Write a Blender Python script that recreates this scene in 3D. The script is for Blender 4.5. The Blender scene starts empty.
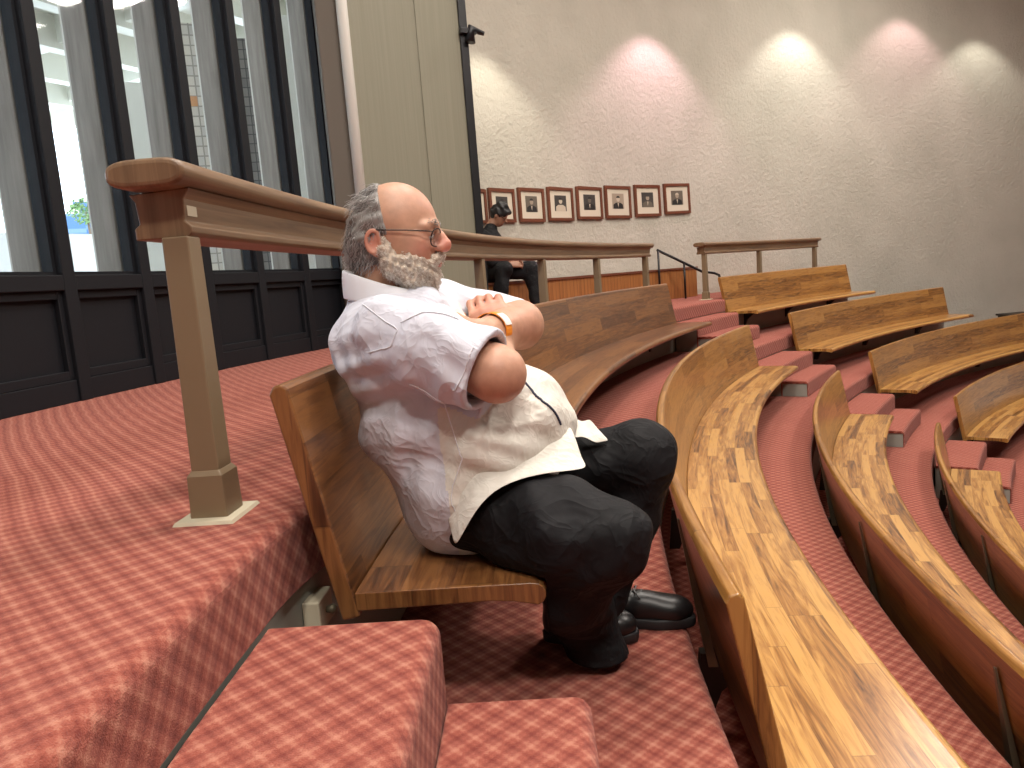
import bpy, math, random
import numpy as np
from mathutils import Vector, Matrix, Quaternion
random.seed(7); rng = np.random.default_rng(7)
PI = math.pi
sc = bpy.context.scene
COL = sc.collection

# ------------------------------------------------------------------ dimensions (metres)
HC = .473                                   # eye height above the upper landing
CX, CY = 14.727, .781                       # centre of the curved rows
RR, RE, RA = 15.386, 15.165, 15.221         # railing, landing edge, first bench back
ROW, RISE, TREAD = .927, .1717, .272
HB, HS, DS, DJ, FE = .813, .345, .511, .093, .107
TH_N, TH_F, TH_G = .053, .568, .682         # bench ends at the two stair aisles
WR = 17.5                                   # window wall radius
WX, WY, WB = 16.7, -4.7, 22.0               # portrait wall centre and radius
def pol(r, t, z=0.): return Vector((CX - r*math.cos(t), CY + r*math.sin(t), z))
def polw(r, t, z=0.): return Vector((WX - r*math.cos(t), WY + r*math.sin(t), z))

# ------------------------------------------------------------------ camera
FPX = 764.2; a_, b_ = math.radians(7.717), math.radians(4.521)
fw = Vector((0, math.cos(a_), -math.sin(a_))); r0 = Vector((1, 0, 0)); u0 = r0.cross(fw)
RC = math.cos(b_)*r0 - math.sin(b_)*u0; UC = math.sin(b_)*r0 + math.cos(b_)*u0
def P(x, y, d):                              # a measured point: photo position plus its distance
    return Vector((0, 0, HC)) + (fw + RC*((x-512)/FPX) - UC*((y-384)/FPX))*d
cam = bpy.data.cameras.new('camera'); co = bpy.data.objects.new('camera', cam); COL.objects.link(co)
cam.sensor_width = 36; cam.lens = FPX*36/1024; cam.clip_start = .02; cam.clip_end = 500
m = Matrix((RC, UC, -fw)).transposed().to_4x4(); m.translation = (0, 0, HC); co.matrix_world = m
sc.camera = co

# ------------------------------------------------------------------ materials
def mat(name, col=(.5,.5,.5), rough=.6, metal=0., spec=.5):
    m = bpy.data.materials.new(name); m.use_nodes = True
    b = m.node_tree.nodes['Principled BSDF']
    b.inputs['Base Color'].default_value = (*col, 1); b.inputs['Roughness'].default_value = rough
    b.inputs['Metallic'].default_value = metal; b.inputs['Specular IOR Level'].default_value = spec
    return m
class N:
    def __init__(s, m): s.t = m.node_tree; s.b = s.t.nodes['Principled BSDF']
    def n(s, ty, **k):
        x = s.t.nodes.new(ty)
        for a, v in k.items():
            if a.startswith('i_'): x.inputs[a[2:].replace('_', ' ')].default_value = v
            else: setattr(x, a, v)
        return x
    def l(s, a, b): s.t.links.new(a, b)
    def math(s, op, a, b=None, c=None):
        x = s.n('ShaderNodeMath', operation=op)
        for i, v in enumerate((a, b, c)):
            if v is None: continue
            if isinstance(v, (int, float)): x.inputs[i].default_value = v
            else: s.l(v, x.inputs[i])
        return x.outputs[0]
    def ramp(s, fac, stops):
        x = s.n('ShaderNodeValToRGB'); e = x.color_ramp.elements
        while len(e) < len(stops): e.new(.5)
        for q, (p, c) in zip(e, stops): q.position = p; q.color = (*c, 1)
        s.l(fac, x.inputs[0]); return x.outputs[0]
    def mix(s, f, a, b, mode='MIX'):
        x = s.n('ShaderNodeMix', data_type='RGBA', blend_type=mode)
        for sock, v in ((x.inputs[0], f), (x.inputs[6], a), (x.inputs[7], b)):
            if isinstance(v, (int, float)): sock.default_value = v
            elif isinstance(v, tuple): sock.default_value = (*v, 1)
            else: s.l(v, sock)
        return x.outputs[2]
    def noise(s, vec, scale, detail=3, rough=.5, dist=0):
        x = s.n('ShaderNodeTexNoise'); x.inputs['Scale'].default_value = scale; x.inputs['Detail'].default_value = detail
        x.inputs['Roughness'].default_value = rough; x.inputs['Distortion'].default_value = dist
        s.l(vec, x.inputs['Vector']); return x.outputs['Fac']
    def comb(s, a, b, c=0.):
        x = s.n('ShaderNodeCombineXYZ')
        for i, v in enumerate((a, b, c)):
            if isinstance(v, (int, float)): x.inputs[i].default_value = v
            else: s.l(v, x.inputs[i])
        return x.outputs[0]
    def bump(s, h, strength=.3, dist=.01):
        x = s.n('ShaderNodeBump'); x.inputs['Strength'].default_value = strength; x.inputs['Distance'].default_value = dist
        s.l(h, x.inputs['Height']); s.l(x.outputs[0], s.b.inputs['Normal'])
    def uv(s):
        x = s.n('ShaderNodeTexCoord'); y = s.n('ShaderNodeSeparateXYZ'); s.l(x.outputs['UV'], y.inputs[0])
        return x.outputs['UV'], y.outputs[0], y.outputs[1]
    def obj(s): return s.n('ShaderNodeTexCoord').outputs['Object']

def wood_stave(name, dark, mid, light, sw=.062, sl=.55, rough=.28, coat=.3, tonew=.42):
    m = mat(name, rough=rough); k = N(m); uv, u, v = k.uv()
    row = k.math('FLOOR', k.math('DIVIDE', v, sw))
    wn = k.n('ShaderNodeTexWhiteNoise', noise_dimensions='1D'); k.l(row, wn.inputs['W'])
    uu = k.math('ADD', k.math('DIVIDE', u, sl), k.math('MULTIPLY', wn.outputs['Value'], 3.7))
    cell = k.math('FLOOR', uu)
    wn2 = k.n('ShaderNodeTexWhiteNoise', noise_dimensions='2D'); k.l(k.comb(cell, row), wn2.inputs['Vector'])
    tone = wn2.outputs['Value']
    off = k.math('MULTIPLY', tone, 17.)
    gv = k.comb(k.math('ADD', k.math('MULTIPLY', u, 2.2), off), k.math('ADD', k.math('MULTIPLY', v, 30.), off), off)
    g = k.noise(gv, 1.3, 5, .6, 1.2)
    g2 = k.noise(k.comb(k.math('MULTIPLY', u, 9.), k.math('MULTIPLY', v, 260.)), 1., 2)
    fac = k.math('ADD', k.math('MULTIPLY', tone, tonew), k.math('ADD', k.math('MULTIPLY', g, 1.25-tonew), k.math('MULTIPLY', g2, .14)))
    c = k.ramp(fac, [(.42, dark), (.60, mid), (.82, light)])
    # fine joint between staves
    fr = k.math('FRACT', k.math('DIVIDE', v, sw)); j = k.math('LESS_THAN', k.math('ABSOLUTE', k.math('SUBTRACT', fr, .5)), .485)
    fr2 = k.math('FRACT', uu); j2 = k.math('LESS_THAN', k.math('ABSOLUTE', k.math('SUBTRACT', fr2, .5)), .497)
    jj = k.math('MULTIPLY', j, j2)
    c2 = k.mix(k.math('ADD', k.math('MULTIPLY', jj, .3), .7), tuple(x*.55 for x in dark), c)
    k.l(c2, k.b.inputs['Base Color']); k.b.inputs['Coat Weight'].default_value = coat; k.b.inputs['Coat Roughness'].default_value = .22
    k.bump(k.math('ADD', g2, k.math('MULTIPLY', jj, .6)), .08, .002)
    return m
M = {}
M['wood_gold'] = wood_stave('honey_wood', (.062,.022,.006), (.27,.118,.027), (.50,.275,.08), sw=.055, sl=.8, tonew=.33)
M['wood_gold_long'] = wood_stave('honey_wood_long_staves', (.085,.031,.008), (.25,.11,.026), (.40,.20,.054), sw=.105, sl=1.2, tonew=.26)
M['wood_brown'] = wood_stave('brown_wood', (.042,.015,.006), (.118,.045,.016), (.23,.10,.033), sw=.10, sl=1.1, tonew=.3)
M['wood_mid'] = wood_stave('russet_wood', (.13,.047,.013), (.33,.14,.04), (.52,.27,.085))

def plain_wood(name, dark, light, rough=.45, sc_=1., axis=0):
    m = mat(name, rough=rough); k = N(m); uv, u, v = k.uv()
    g = k.noise(k.comb(k.math('MULTIPLY', u, 1.6*sc_), k.math('MULTIPLY', v, 45.*sc_)), 1., 5, .6, .8)
    k.l(k.ramp(g, [(.3, dark), (.7, light)]), k.b.inputs['Base Color']); k.bump(g, .06, .003); return m
M['rail'] = plain_wood('worn_oak', (.115,.065,.035), (.24,.15,.082), .4)
M['post'] = mat('taupe_paint', (.20,.145,.085), .45)
M['plate'] = mat('cream_paint', (.55,.50,.37), .6)
M['wainscot'] = None
m = mat('slatted_panel', rough=.45); k = N(m); uv, u, v = k.uv()
fr = k.math('FRACT', k.math('DIVIDE', u, .075)); gro = k.math('LESS_THAN', fr, .12)
g = k.noise(k.comb(k.math('MULTIPLY', u, 30.), k.math('MULTIPLY', v, 2.)), 1., 3)
c = k.ramp(g, [(.3, (.26,.10,.03)), (.7, (.38,.16,.05))])
k.l(k.mix(k.math('MULTIPLY', gro, .55), c, (.11,.045,.015)), k.b.inputs['Base Color']); M['wainscot'] = m

def carpet(name, base, dark, light, pitch=.050):
    m = mat(name, rough=.95, spec=.1); k = N(m); uv, u, v = k.uv()
    n0 = k.noise(uv, 9., 2)
    uw = k.math('ADD', u, k.math('MULTIPLY', n0, .010)); vw = k.math('ADD', v, k.math('MULTIPLY', n0, .008))
    ca = k.math('COSINE', k.math('MULTIPLY', uw, 2*PI/pitch))
    cb = k.math('COSINE', k.math('MULTIPLY', vw, 2*PI/pitch))
    s = k.math('MULTIPLY', ca, cb)                        # checker of lozenges
    fa = k.math('COSINE', k.math('MULTIPLY', uw, 2*PI/pitch*3)); fb = k.math('COSINE', k.math('MULTIPLY', vw, 2*PI/pitch*3))
    dots = k.math('MULTIPLY', fa, fb)
    f = k.math('ADD', k.math('MULTIPLY', s, .55), k.math('MULTIPLY', dots, .28))
    pile = k.noise(uv, 320., 2, .7); big = k.noise(uv, 3., 3)
    f = k.math('ADD', k.math('ADD', f, k.math('MULTIPLY', k.math('SUBTRACT', pile, .5), 1.5)), k.math('MULTIPLY', k.math('SUBTRACT', big, .5), .35))
    f = k.math('ADD', k.math('MULTIPLY', f, .5), .5)
    c = k.ramp(f, [(.12, light), (.45, base), (.85, dark)])
    k.l(c, k.b.inputs['Base Color'])
    k.b.inputs['Sheen Weight'].default_value = .1; k.b.inputs['Sheen Roughness'].default_value = .6
    k.bump(k.math('SUBTRACT', k.math('MULTIPLY', pile, .7), k.math('MULTIPLY', s, .45)), .7, .006)
    return m
M['carpet'] = carpet('red_patterned_carpet', (.30,.082,.056), (.175,.032,.023), (.45,.19,.132), .068)

m = mat('grey_riser_paint', (.30,.31,.27), .55); M['riser'] = m
M['black_metal'] = mat('black_metal', (.012,.012,.014), .4, .3)
M['bracket'] = mat('dull_bracket_metal', (.20,.18,.12), .45, .5)
M['dark_bracket'] = mat('dark_bracket_metal', (.03,.022,.016), .5, .3)
m = mat('charcoal_joinery', (.007,.008,.011), .6, spec=.25); k = N(m)
k.bump(k.noise(k.obj(), 30., 3), .1, .004); M['dark_frame'] = m
m = mat('board_marked_concrete', (.30,.285,.26), .85); k = N(m)
x = k.n('ShaderNodeMapping'); x.inputs['Scale'].default_value = (9, 9, .7); k.l(k.obj(), x.inputs[0])
g = k.noise(x.outputs[0], 2.5, 5, .6); k.l(k.ramp(g, [(.3, (.17,.155,.135)), (.7, (.28,.26,.23))]), k.b.inputs['Base Color']); M['concrete'] = m
m = mat('pale_concrete_edge', (.58,.56,.50), .8); M['concrete_pale'] = m
m = mat('window_glass', (1,1,1), .02); b = m.node_tree.nodes['Principled BSDF']
t = m.node_tree; tr = t.nodes.new('ShaderNodeBsdfTransparent'); gl = t.nodes.new('ShaderNodeBsdfGlossy'); gl.inputs['Roughness'].default_value = .03
mx = t.nodes.new('ShaderNodeMixShader'); lw = t.nodes.new('ShaderNodeLayerWeight'); lw.inputs[0].default_value = .5; pw_ = t.nodes.new('ShaderNodeMath'); pw_.operation = 'POWER'; pw_.inputs[1].default_value = 5; t.links.new(lw.outputs['Facing'], pw_.inputs[0]); fr = t.nodes.new('ShaderNodeMath'); fr.operation = 'MULTIPLY_ADD'; fr.inputs[1].default_value = .22; fr.inputs[2].default_value = .015; t.links.new(pw_.outputs[0], fr.inputs[0])
tr.inputs[0].default_value = (.93,.96,.98,1)
t.links.new(fr.outputs[0], mx.inputs[0]); t.links.new(tr.outputs[0], mx.inputs[1]); t.links.new(gl.outputs[0], mx.inputs[2])
t.links.new(mx.outputs[0], t.nodes['Material Output'].inputs[0]); M['glass'] = m
m = mat('rough_plaster', (.55,.51,.45), .9, spec=.2); k = N(m); o = k.obj()
g1 = k.noise(o, 14., 6, .65, .3); g2 = k.noise(o, 1.1, 3)
k.l(k.ramp(g2, [(.3, (.455,.435,.37)), (.7, (.525,.50,.43))]), k.b.inputs['Base Color']); k.bump(g1, .5, .05); M['plaster'] = m
m = mat('sage_panelling', (.23,.22,.155), .6); k = N(m)
x = k.n('ShaderNodeSeparateXYZ'); k.l(k.obj(), x.inputs[0])
w = k.noise(k.comb(k.math('MULTIPLY', x.outputs[0], 60.), k.math('MULTIPLY', x.outputs[1], 60.), k.math('MULTIPLY', x.outputs[2], .8)), 1., 3)
k.l(k.ramp(w, [(.3, (.215,.205,.145)), (.7, (.24,.23,.168))]), k.b.inputs['Base Color']); k.bump(w, .15, .004); M['sage'] = m
M['taupe_wall'] = mat('taupe_plaster', (.13,.11,.09), .8); M['pale_plaster'] = mat('pale_plaster', (.68,.67,.62), .8)
M['ceiling'] = mat('ceiling_plaster', (.62,.59,.54), .9)
m = mat('cream_tile', rough=.4); k = N(m); uv, u, v = k.uv()
br = k.n('ShaderNodeTexBrick'); k.l(uv, br.inputs['Vector']); br.offset = .0
for a, v_ in (('Color1', (.62,.56,.47,1)), ('Color2', (.50,.47,.42,1)), ('Mortar', (.30,.27,.23,1))): br.inputs[a].default_value = v_
br.inputs['Scale'].default_value = 1; br.inputs['Mortar Size'].default_value = .008; br.inputs['Brick Width'].default_value = .11; br.inputs['Row Height'].default_value = .11
wn = k.n('ShaderNodeTexWhiteNoise', noise_dimensions='2D'); k.l(k.comb(k.math('FLOOR', k.math('DIVIDE', u, .11)), k.math('FLOOR', k.math('DIVIDE', v, .11))), wn.inputs['Vector'])
k.l(k.mix(k.math('GREATER_THAN', wn.outputs['Value'], .95), br.outputs['Color'], (.55,.27,.12)), k.b.inputs['Base Color']); M['tile'] = m
m = mat('grey_tile', rough=.4); k = N(m); uv, u, v = k.uv()
br = k.n('ShaderNodeTexBrick'); k.l(uv, br.inputs['Vector']); br.offset = .0
for a, v_ in (('Color1', (.20,.185,.17,1)), ('Color2', (.14,.13,.125,1)), ('Mortar', (.05,.05,.05,1))): br.inputs[a].default_value = v_
br.inputs['Scale'].default_value = 1; br.inputs['Mortar Size'].default_value = .006; br.inputs['Brick Width'].default_value = .11; br.inputs['Row Height'].default_value = .11
k.l(br.outputs['Color'], k.b.inputs['Base Color']); M['tile_grey'] = m
M['canopy'] = mat('white_canopy_paint', (.62,.61,.53), .7); M['paving'] = mat('pale_paving', (.8,.8,.8), .8)
m = mat('tree_leaf', (.10,.22,.05), .6); k = N(m); k.l(k.ramp(k.noise(k.obj(), 6., 2), [(.3, (.035,.085,.015)), (.7, (.12,.20,.06))]), k.b.inputs['Base Color']); M['leaf'] = m
M['bark'] = mat('tree_bark', (.12,.08,.05), .9)
m = mat('blue_glass_facade', (.12,.25,.42), .25); k = N(m); uv, u, v = k.uv()
fl = k.math('LESS_THAN', k.math('FRACT', k.math('DIVIDE', v, 3.2)), .25)
k.l(k.mix(fl, (.022,.07,.16), (.07,.12,.19)), k.b.inputs['Base Color']); M['tower'] = m

def skin_mat(name, base, red, f=.5):
    m = mat(name, base, .48); k = N(m)
    at = k.n('ShaderNodeVertexColor', layer_name='blush')
    n = k.noise(k.obj(), 40., 4); c = k.ramp(n, [(.3, tuple(x*.88 for x in base)), (.7, tuple(min(1, x*1.1) for x in base))])
    sp = k.n('ShaderNodeSeparateColor'); k.l(at.outputs[0], sp.inputs[0])
    k.l(k.mix(k.math('MULTIPLY', sp.outputs[0], f), c, red), k.b.inputs['Base Color'])
    k.b.inputs['Subsurface Weight'].default_value = .12; k.b.inputs['Subsurface Radius'].default_value = (.02,.008,.004); k.b.inputs['Subsurface Scale'].default_value = .3
    k.bump(k.noise(k.obj(), 260., 3), .18, .0015); return m
M['skin'] = skin_mat('fair_skin', (.50,.285,.19), (.62,.17,.14), .8)
M['skin_tan'] = mat('tan_skin', (.33,.17,.11), .5)
def cloth(name, c0, c1, sc_=9, rough=.85, bs=.35, fine=500, sheen=0.):
    m = mat(name, c0, rough, spec=.2); k = N(m); o = k.obj()
    g = k.noise(o, sc_, 4, .55, .6)
    k.l(k.ramp(g, [(.3, c0), (.7, c1)]), k.b.inputs['Base Color'])
    r_ = k.math('POWER', k.math('SUBTRACT', 1., k.math('ABSOLUTE', k.math('SUBTRACT', k.math('MULTIPLY', k.noise(o, sc_*1.1, 2, .5, 1.2), 2.), 1.))), 5.)
    r2 = k.math('POWER', k.math('SUBTRACT', 1., k.math('ABSOLUTE', k.math('SUBTRACT', k.math('MULTIPLY', k.noise(o, sc_*3., 2, .5, .8), 2.), 1.))), 6.)
    k.bump(k.math('ADD', k.math('ADD', k.noise(o, sc_*1.2, 3, .5, 1.), k.math('MULTIPLY', r_, .9)), k.math('ADD', k.math('MULTIPLY', r2, .3), k.math('MULTIPLY', k.noise(o, fine, 1), .03))), bs, .02)
    k.b.inputs['Sheen Weight'].default_value = sheen; return m
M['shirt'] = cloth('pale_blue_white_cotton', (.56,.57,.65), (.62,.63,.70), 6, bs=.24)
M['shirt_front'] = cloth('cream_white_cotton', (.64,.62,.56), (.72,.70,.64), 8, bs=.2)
M['shirt_seam'] = mat('white_seam', (.70,.71,.76), .8); M['navy'] = mat('navy_trim', (.03,.035,.07), .7)
M['trousers'] = cloth('black_twill', (.0045,.0047,.0055), (.009,.009,.011), 5, rough=.7, bs=.3)
M['shoe'] = mat('black_leather', (.008,.008,.009), .38); M['sole'] = mat('black_rubber_sole', (.02,.02,.022), .6)
M['lace'] = mat('grey_lace', (.10,.10,.10), .7)
M['hair'] = mat('grey_hair', (.22,.21,.20), .55); M['hair_dk'] = mat('steel_grey_hair', (.12,.115,.115), .55)
M['beard'] = mat('white_beard', (.55,.46,.37), .75); M['beard_w'] = mat('white_beard_strands', (.80,.75,.68), .6)
M['black_hair'] = mat('black_hair', (.01,.01,.011), .5)
M['wire'] = mat('dark_wire', (.03,.02,.018), .3, .6); M['lens'] = M['glass']
M['eye'] = mat('eye', (.5,.48,.45), .2); M['lip'] = mat('lip', (.38,.13,.11), .5)
M['band_o'] = mat('orange_band', (.85,.28,.02), .45); M['band_w'] = mat('white_band', (.75,.75,.72), .5)
M['frame'] = plain_wood('mahogany_frame', (.10,.03,.018), (.20,.07,.035), .35, 3.)
M['mat_board'] = mat('cream_mat_board', (.60,.54,.43), .8)
M['sepia'] = [mat('photo_sepia_%d' % i, c, .5) for i, c in enumerate([(.05,.045,.04), (.13,.11,.085), (.34,.28,.21), (.52,.45,.35), (.02,.018,.017)])]

# ------------------------------------------------------------------ object helpers
def tag(o, label=None, cat=None, group=None, kind=None):
    if label: o['label'] = label
    if cat: o['category'] = cat
    if group: o['group'] = group
    if kind: o['kind'] = kind
    return o
def empty(name, loc=(0,0,0), label=None, cat=None, group=None, kind=None):
    o = bpy.data.objects.new(name, None); o.empty_display_size = .1; COL.objects.link(o); o.location = loc
    bpy.context.view_layer.update()
    return tag(o, label, cat, group, kind)
def link(name, me, mt, parent=None, smooth=False):
    o = bpy.data.objects.new(name, me); COL.objects.link(o)
    for q in (mt if isinstance(mt, (list, tuple)) else [mt]): me.materials.append(q)
    if parent:
        o.parent = parent; o.matrix_parent_inverse = parent_world(parent).inverted()
    if smooth: me.polygons.foreach_set('use_smooth', [True]*len(me.polygons))
    return o
def parent_world(p):
    m = Matrix.LocRotScale(p.location, p.rotation_euler, p.scale)
    if p.parent: m = parent_world(p.parent) @ p.matrix_parent_inverse @ m
    return m
class MB:
    """collects boxes, sweeps and tubes that make up ONE part"""
    def __init__(s): s.v = []; s.f = []; s.uv = []; s.sm = []; s.mi = []; s.cur = 0
    def face(s, idx, uv=None, smooth=False):
        s.f.append(idx); s.uv.append(uv or [(0, 0)]*len(idx)); s.sm.append(smooth); s.mi.append(s.cur)
    def grid(s, rows, uvs, smooth=True, closed=False):
        b = len(s.v); n = len(rows[0])
        for r in rows: s.v += [tuple(p) for p in r]
        for i in range(len(rows)-1):
            for j in range(n - (0 if closed else 1)):
                jj = (j+1) % n; a, b2, c, d = b+i*n+j, b+i*n+jj, b+(i+1)*n+jj, b+(i+1)*n+j
                u = uvs(i, j), uvs(i, j+1), uvs(i+1, j+1), uvs(i+1, j)
                s.face([a, b2, c, d], list(u), smooth if not isinstance(smooth, list) else smooth[j])
    def cap(s, pts, uv=None, flip=False):
        b = len(s.v); s.v += [tuple(p) for p in pts]; idx = list(range(b, b+len(pts))); uv = uv or [(p[0], p[2]) for p in pts]
        if flip: idx = idx[::-1]; uv = uv[::-1]
        s.face(idx, uv)
    def sweep(s, prof, t0, t1, n, fn=pol, smooth=False, rref=None, ends=True, roff=None):
        """closed profile of (radius, z) swept along the arc t0..t1"""
        rref = rref or sum(p[0] for p in prof)/len(prof)
        acc = [0.]
        for i in range(len(prof)):
            a, b = prof[i], prof[(i+1) % len(prof)]; acc.append(acc[-1] + math.hypot(a[0]-b[0], a[1]-b[1]))
        ts = [t0 + (t1-t0)*i/n for i in range(n+1)]
        s.grid([[fn(r + (roff(t) if roff else 0), t, z) for r, z in prof] for t in ts], lambda i, j: (ts[i]*rref, acc[j]), smooth, True)
        if ends:
            for t, fl in ((t0, False), (t1, True)):
                s.cap([fn(r + (roff(t) if roff else 0), t, z) for r, z in prof], [(z*1.0, r) for r, z in prof], fl)
    def box(s, c, size, ax=None, uvs=1.):
        """oriented box; ax = three unit vectors"""
        ax = ax or (Vector((1,0,0)), Vector((0,1,0)), Vector((0,0,1))); c = Vector(c)
        for i in range(3):
            for sg in (-1, 1):
                n, p, q = ax[i], ax[(i+1) % 3], ax[(i+2) % 3]; h, hp, hq = size[i]/2, size[(i+1) % 3]/2, size[(i+2) % 3]/2
                pts = [c + n*h*sg + p*hp*a + q*hq*b for a, b in ((-1,-1), (1,-1), (1,1), (-1,1))]
                uvl = [(a*hp*uvs, b*hq*uvs) for a, b in ((-1,-1), (1,-1), (1,1), (-1,1))]
                if i == 1: uvl = [(y, x) for x, y in uvl]
                if i == 0: pass
                b0 = len(s.v); s.v += [tuple(x) for x in pts]; idx = [b0, b0+1, b0+2, b0+3]
                if sg < 0: idx = idx[::-1]; uvl = uvl[::-1]
                s.face(idx, uvl)
    def tube(s, pts, rad, k=8, smooth=True):
        pts = [Vector(p) for p in pts]; rad = rad if isinstance(rad, (list, tuple)) else [rad]*len(pts)
        t0 = (pts[1]-pts[0]).normalized(); up = Vector((0,0,1)) if abs(t0.z) < .9 else Vector((1,0,0)); nx = t0.cross(up).normalized()
        rows = []
        for i, p in enumerate(pts):
            t = (pts[min(i+1, len(pts)-1)] - pts[max(i-1, 0)]).normalized(); nx = (nx - t*nx.dot(t)).normalized(); ny = t.cross(nx)
            rows.append([p + (nx*math.cos(2*PI*j/k) + ny*math.sin(2*PI*j/k))*rad[i] for j in range(k)])
        s.grid(rows, lambda i, j: (i*.05, j*.01), smooth, True); s.cap(rows[0][::-1]); s.cap(rows[-1])
    def build(s, name, mt, parent=None, bevel=0., merge=True):
        me = bpy.data.meshes.new(name); me.from_pydata(s.v, [], s.f)
        ul = me.uv_layers.new(name='UVMap'); ul.data.foreach_set('uv', [x for f in s.uv for p in f for x in p])
        me.polygons.foreach_set('use_smooth', s.sm); me.polygons.foreach_set('material_index', s.mi)
        if merge:
            import bmesh
            bm = bmesh.new(); bm.from_mesh(me); bmesh.ops.remove_doubles(bm, verts=bm.verts, dist=1e-5)
            bmesh.ops.recalc_face_normals(bm, faces=bm.faces); bm.to_mesh(me); bm.free()
        o = link(name, me, mt, parent)
        if bevel:
            b = o.modifiers.new('soft_edges', 'BEVEL'); b.width = bevel; b.segments = 3; b.limit_method = 'ANGLE'; b.angle_limit = math.radians(40)
        return o
def structure(o): o['kind'] = 'structure'; return o
def axes(t, fn=pol):                                   # tangent, outward, up
    r = Vector((-math.cos(t), math.sin(t), 0)); return Vector((math.sin(t), math.cos(t), 0)), r, Vector((0,0,1))

# ------------------------------------------------------------------ floor tiers
def rnd(cx_, cz_, r, a0, a1, n=5):
    return [(cx_ + r*math.cos(math.radians(a0+(a1-a0)*i/n)), cz_ + r*math.sin(math.radians(a0+(a1-a0)*i/n))) for i in range(n+1)]
def floor_strip(r_in, r_out, z, t0, t1, n, drop):
    """carpet laid over a tier, rolled over the rounded front edge"""
    mb = MB(); e = .028
    prof = [(r_out, z)] + [(r_in + e + 0.*x, z) for x in (0,)] + rnd(r_in+e, z-e, e, 90, 180)[1:] + [(r_in, z-drop), (r_in+.03, z-drop), (r_out, z-.04)]
    mb.sweep(prof, t0, t1, n, smooth=False); return structure(mb.build('floor', M['carpet']))
T0, T1 = -.42, 1.30
TE = [.946, 1.05, 1.17, 1.25, 1.3, 1.3, 1.3]            # where each tier stops against the portrait wall
# landing: flat carpet with a rolled nosing; wide enough to reach the window wall and the portrait wall
def near_off(t): q = min(1., max(0., (t-.046)/.05)); return .10*(1-q*q*(3-2*q))
def landing():
    mb = MB(); e = .032; r_in, r_out, drop = RE, 18.9, .165
    prof = [(r_out, 0)] + rnd(r_in+e, -e, e, 90, 180) + [(r_in, -drop), (r_in+.03, -drop), (r_out, -.04)]
    acc = [0.]
    for i in range(len(prof)): a, b = prof[i], prof[(i+1) % len(prof)]; acc.append(acc[-1] + math.hypot(a[0]-b[0], a[1]-b[1]))
    ts = sorted(set([T0 + (TE[0]-T0)*i/120 for i in range(121)] + [.03+.0035*i for i in range(24)]))
    mb.grid([[pol(r + (near_off(t) if r < 16 else 0), t, z) for r, z in prof] for t in ts], lambda i, j: (ts[i]*RE, acc[j]), False, True)
    for t, fl in ((ts[0], False), (ts[-1], True)): mb.cap([pol(r, t, z) for r, z in prof], None, fl)
    structure(mb.build('floor', M['carpet']))
landing()
for k in range(5):
    rin = RE - (k+1)*ROW + FE; rout = RE - k*ROW + (FE if k else 0) + .02
    floor_strip(rin, rout, -3*RISE*(k+1), T0, TE[k+1], 150, .165)
pit = MB(); pit.cap([pol(18.5, t*2*PI/60, -3*RISE*5-.55) for t in range(60)][::-1]); structure(pit.build('floor', M['carpet']))
for k in range(6):                                      # painted riser walls of the tiers
    rr = RE - k*ROW + (FE if k else 0) + .022; zt = -3*RISE*k - .10; zb = -3*RISE*(k+1) - .05
    mb = MB(); mb.sweep([(rr, zt), (rr, zb), (rr+.04, zb), (rr+.04, zt)], T0, TE[k], 300, smooth=False, roff=near_off if k == 0 else None)
    structure(mb.build('trim_%d' % (k+1), M['riser']))

# ------------------------------------------------------------------ stair blocks between the benches
def step(k, i, t0, t1, label, group):
    """i-th (1,2) loose block of row k; carpet over the top and front, grey painted sides"""
    base = RE - k*ROW + (FE if k else 0); z = -3*RISE*k - i*RISE; ri = RE - k*ROW - i*TREAD + (0.0 if k else 0); ro = base - (i-1)*TREAD + .0
    ro = base if i == 1 else RE - k*ROW - TREAD + .0
    if t0 < 0: ri = RE - (.245, .53)[i-1]; ro = (RE+.099, RE-.246)[i-1]
    zf = -3*RISE*(k+1)
    root = empty('carpeted_step', pol((ri+ro)/2, (t0+t1)/2, zf), label, 'step', group)
    e = .035; inner = MB(); d = .012/RE
    inner.sweep([(ro-.002, z-.03), (ro-.002, zf+.001), (ri+.012, zf+.001), (ri+.012, z-.03)], t0+d, t1-d, 4)
    inner.build('side_panel', M['riser'], root)
    prof = [(ro-.001, z), (ri+e, z)] + rnd(ri+e, z-e, e, 90, 180)[1:] + [(ri, zf+.003), (ri+.011, zf+.003), (ri+.011, z-.028), (ro-.001, z-.028)]
    mb = MB(); mb.sweep(prof, t0, t1, 6); mb.build('carpet_cover', M['carpet'], root, bevel=.022)
gn, gf = 'carpeted steps of the near stair', 'carpeted steps of the far stair aisle'
step(0, 1, -.10, .0435, 'large red carpeted step in the foreground just below the landing, left of the second step', gn)
step(0, 2, -.10, .0425, 'lower red carpeted step at the bottom centre edge, right of the larger step', gn)
desc = [['red carpeted step directly below the far landing, above the other far steps', 'second red carpeted step below the far landing, beside the end of the topmost far bench'],
        ['upper red carpeted step between the ends of the second-row benches', 'lower red carpeted step with wide grey side, at the second bench end'],
        ['upper red carpeted step between the third-row benches', 'lower red carpeted step with a small grey side, between the third-row benches'],
        ['upper red carpeted step beside the rightmost near bench', 'lowest visible red carpeted step near the right picture edge']]
for k in range(4):
    for i in (1, 2): step(k, i, .5695, .667, desc[k][i-1], gf)

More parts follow.
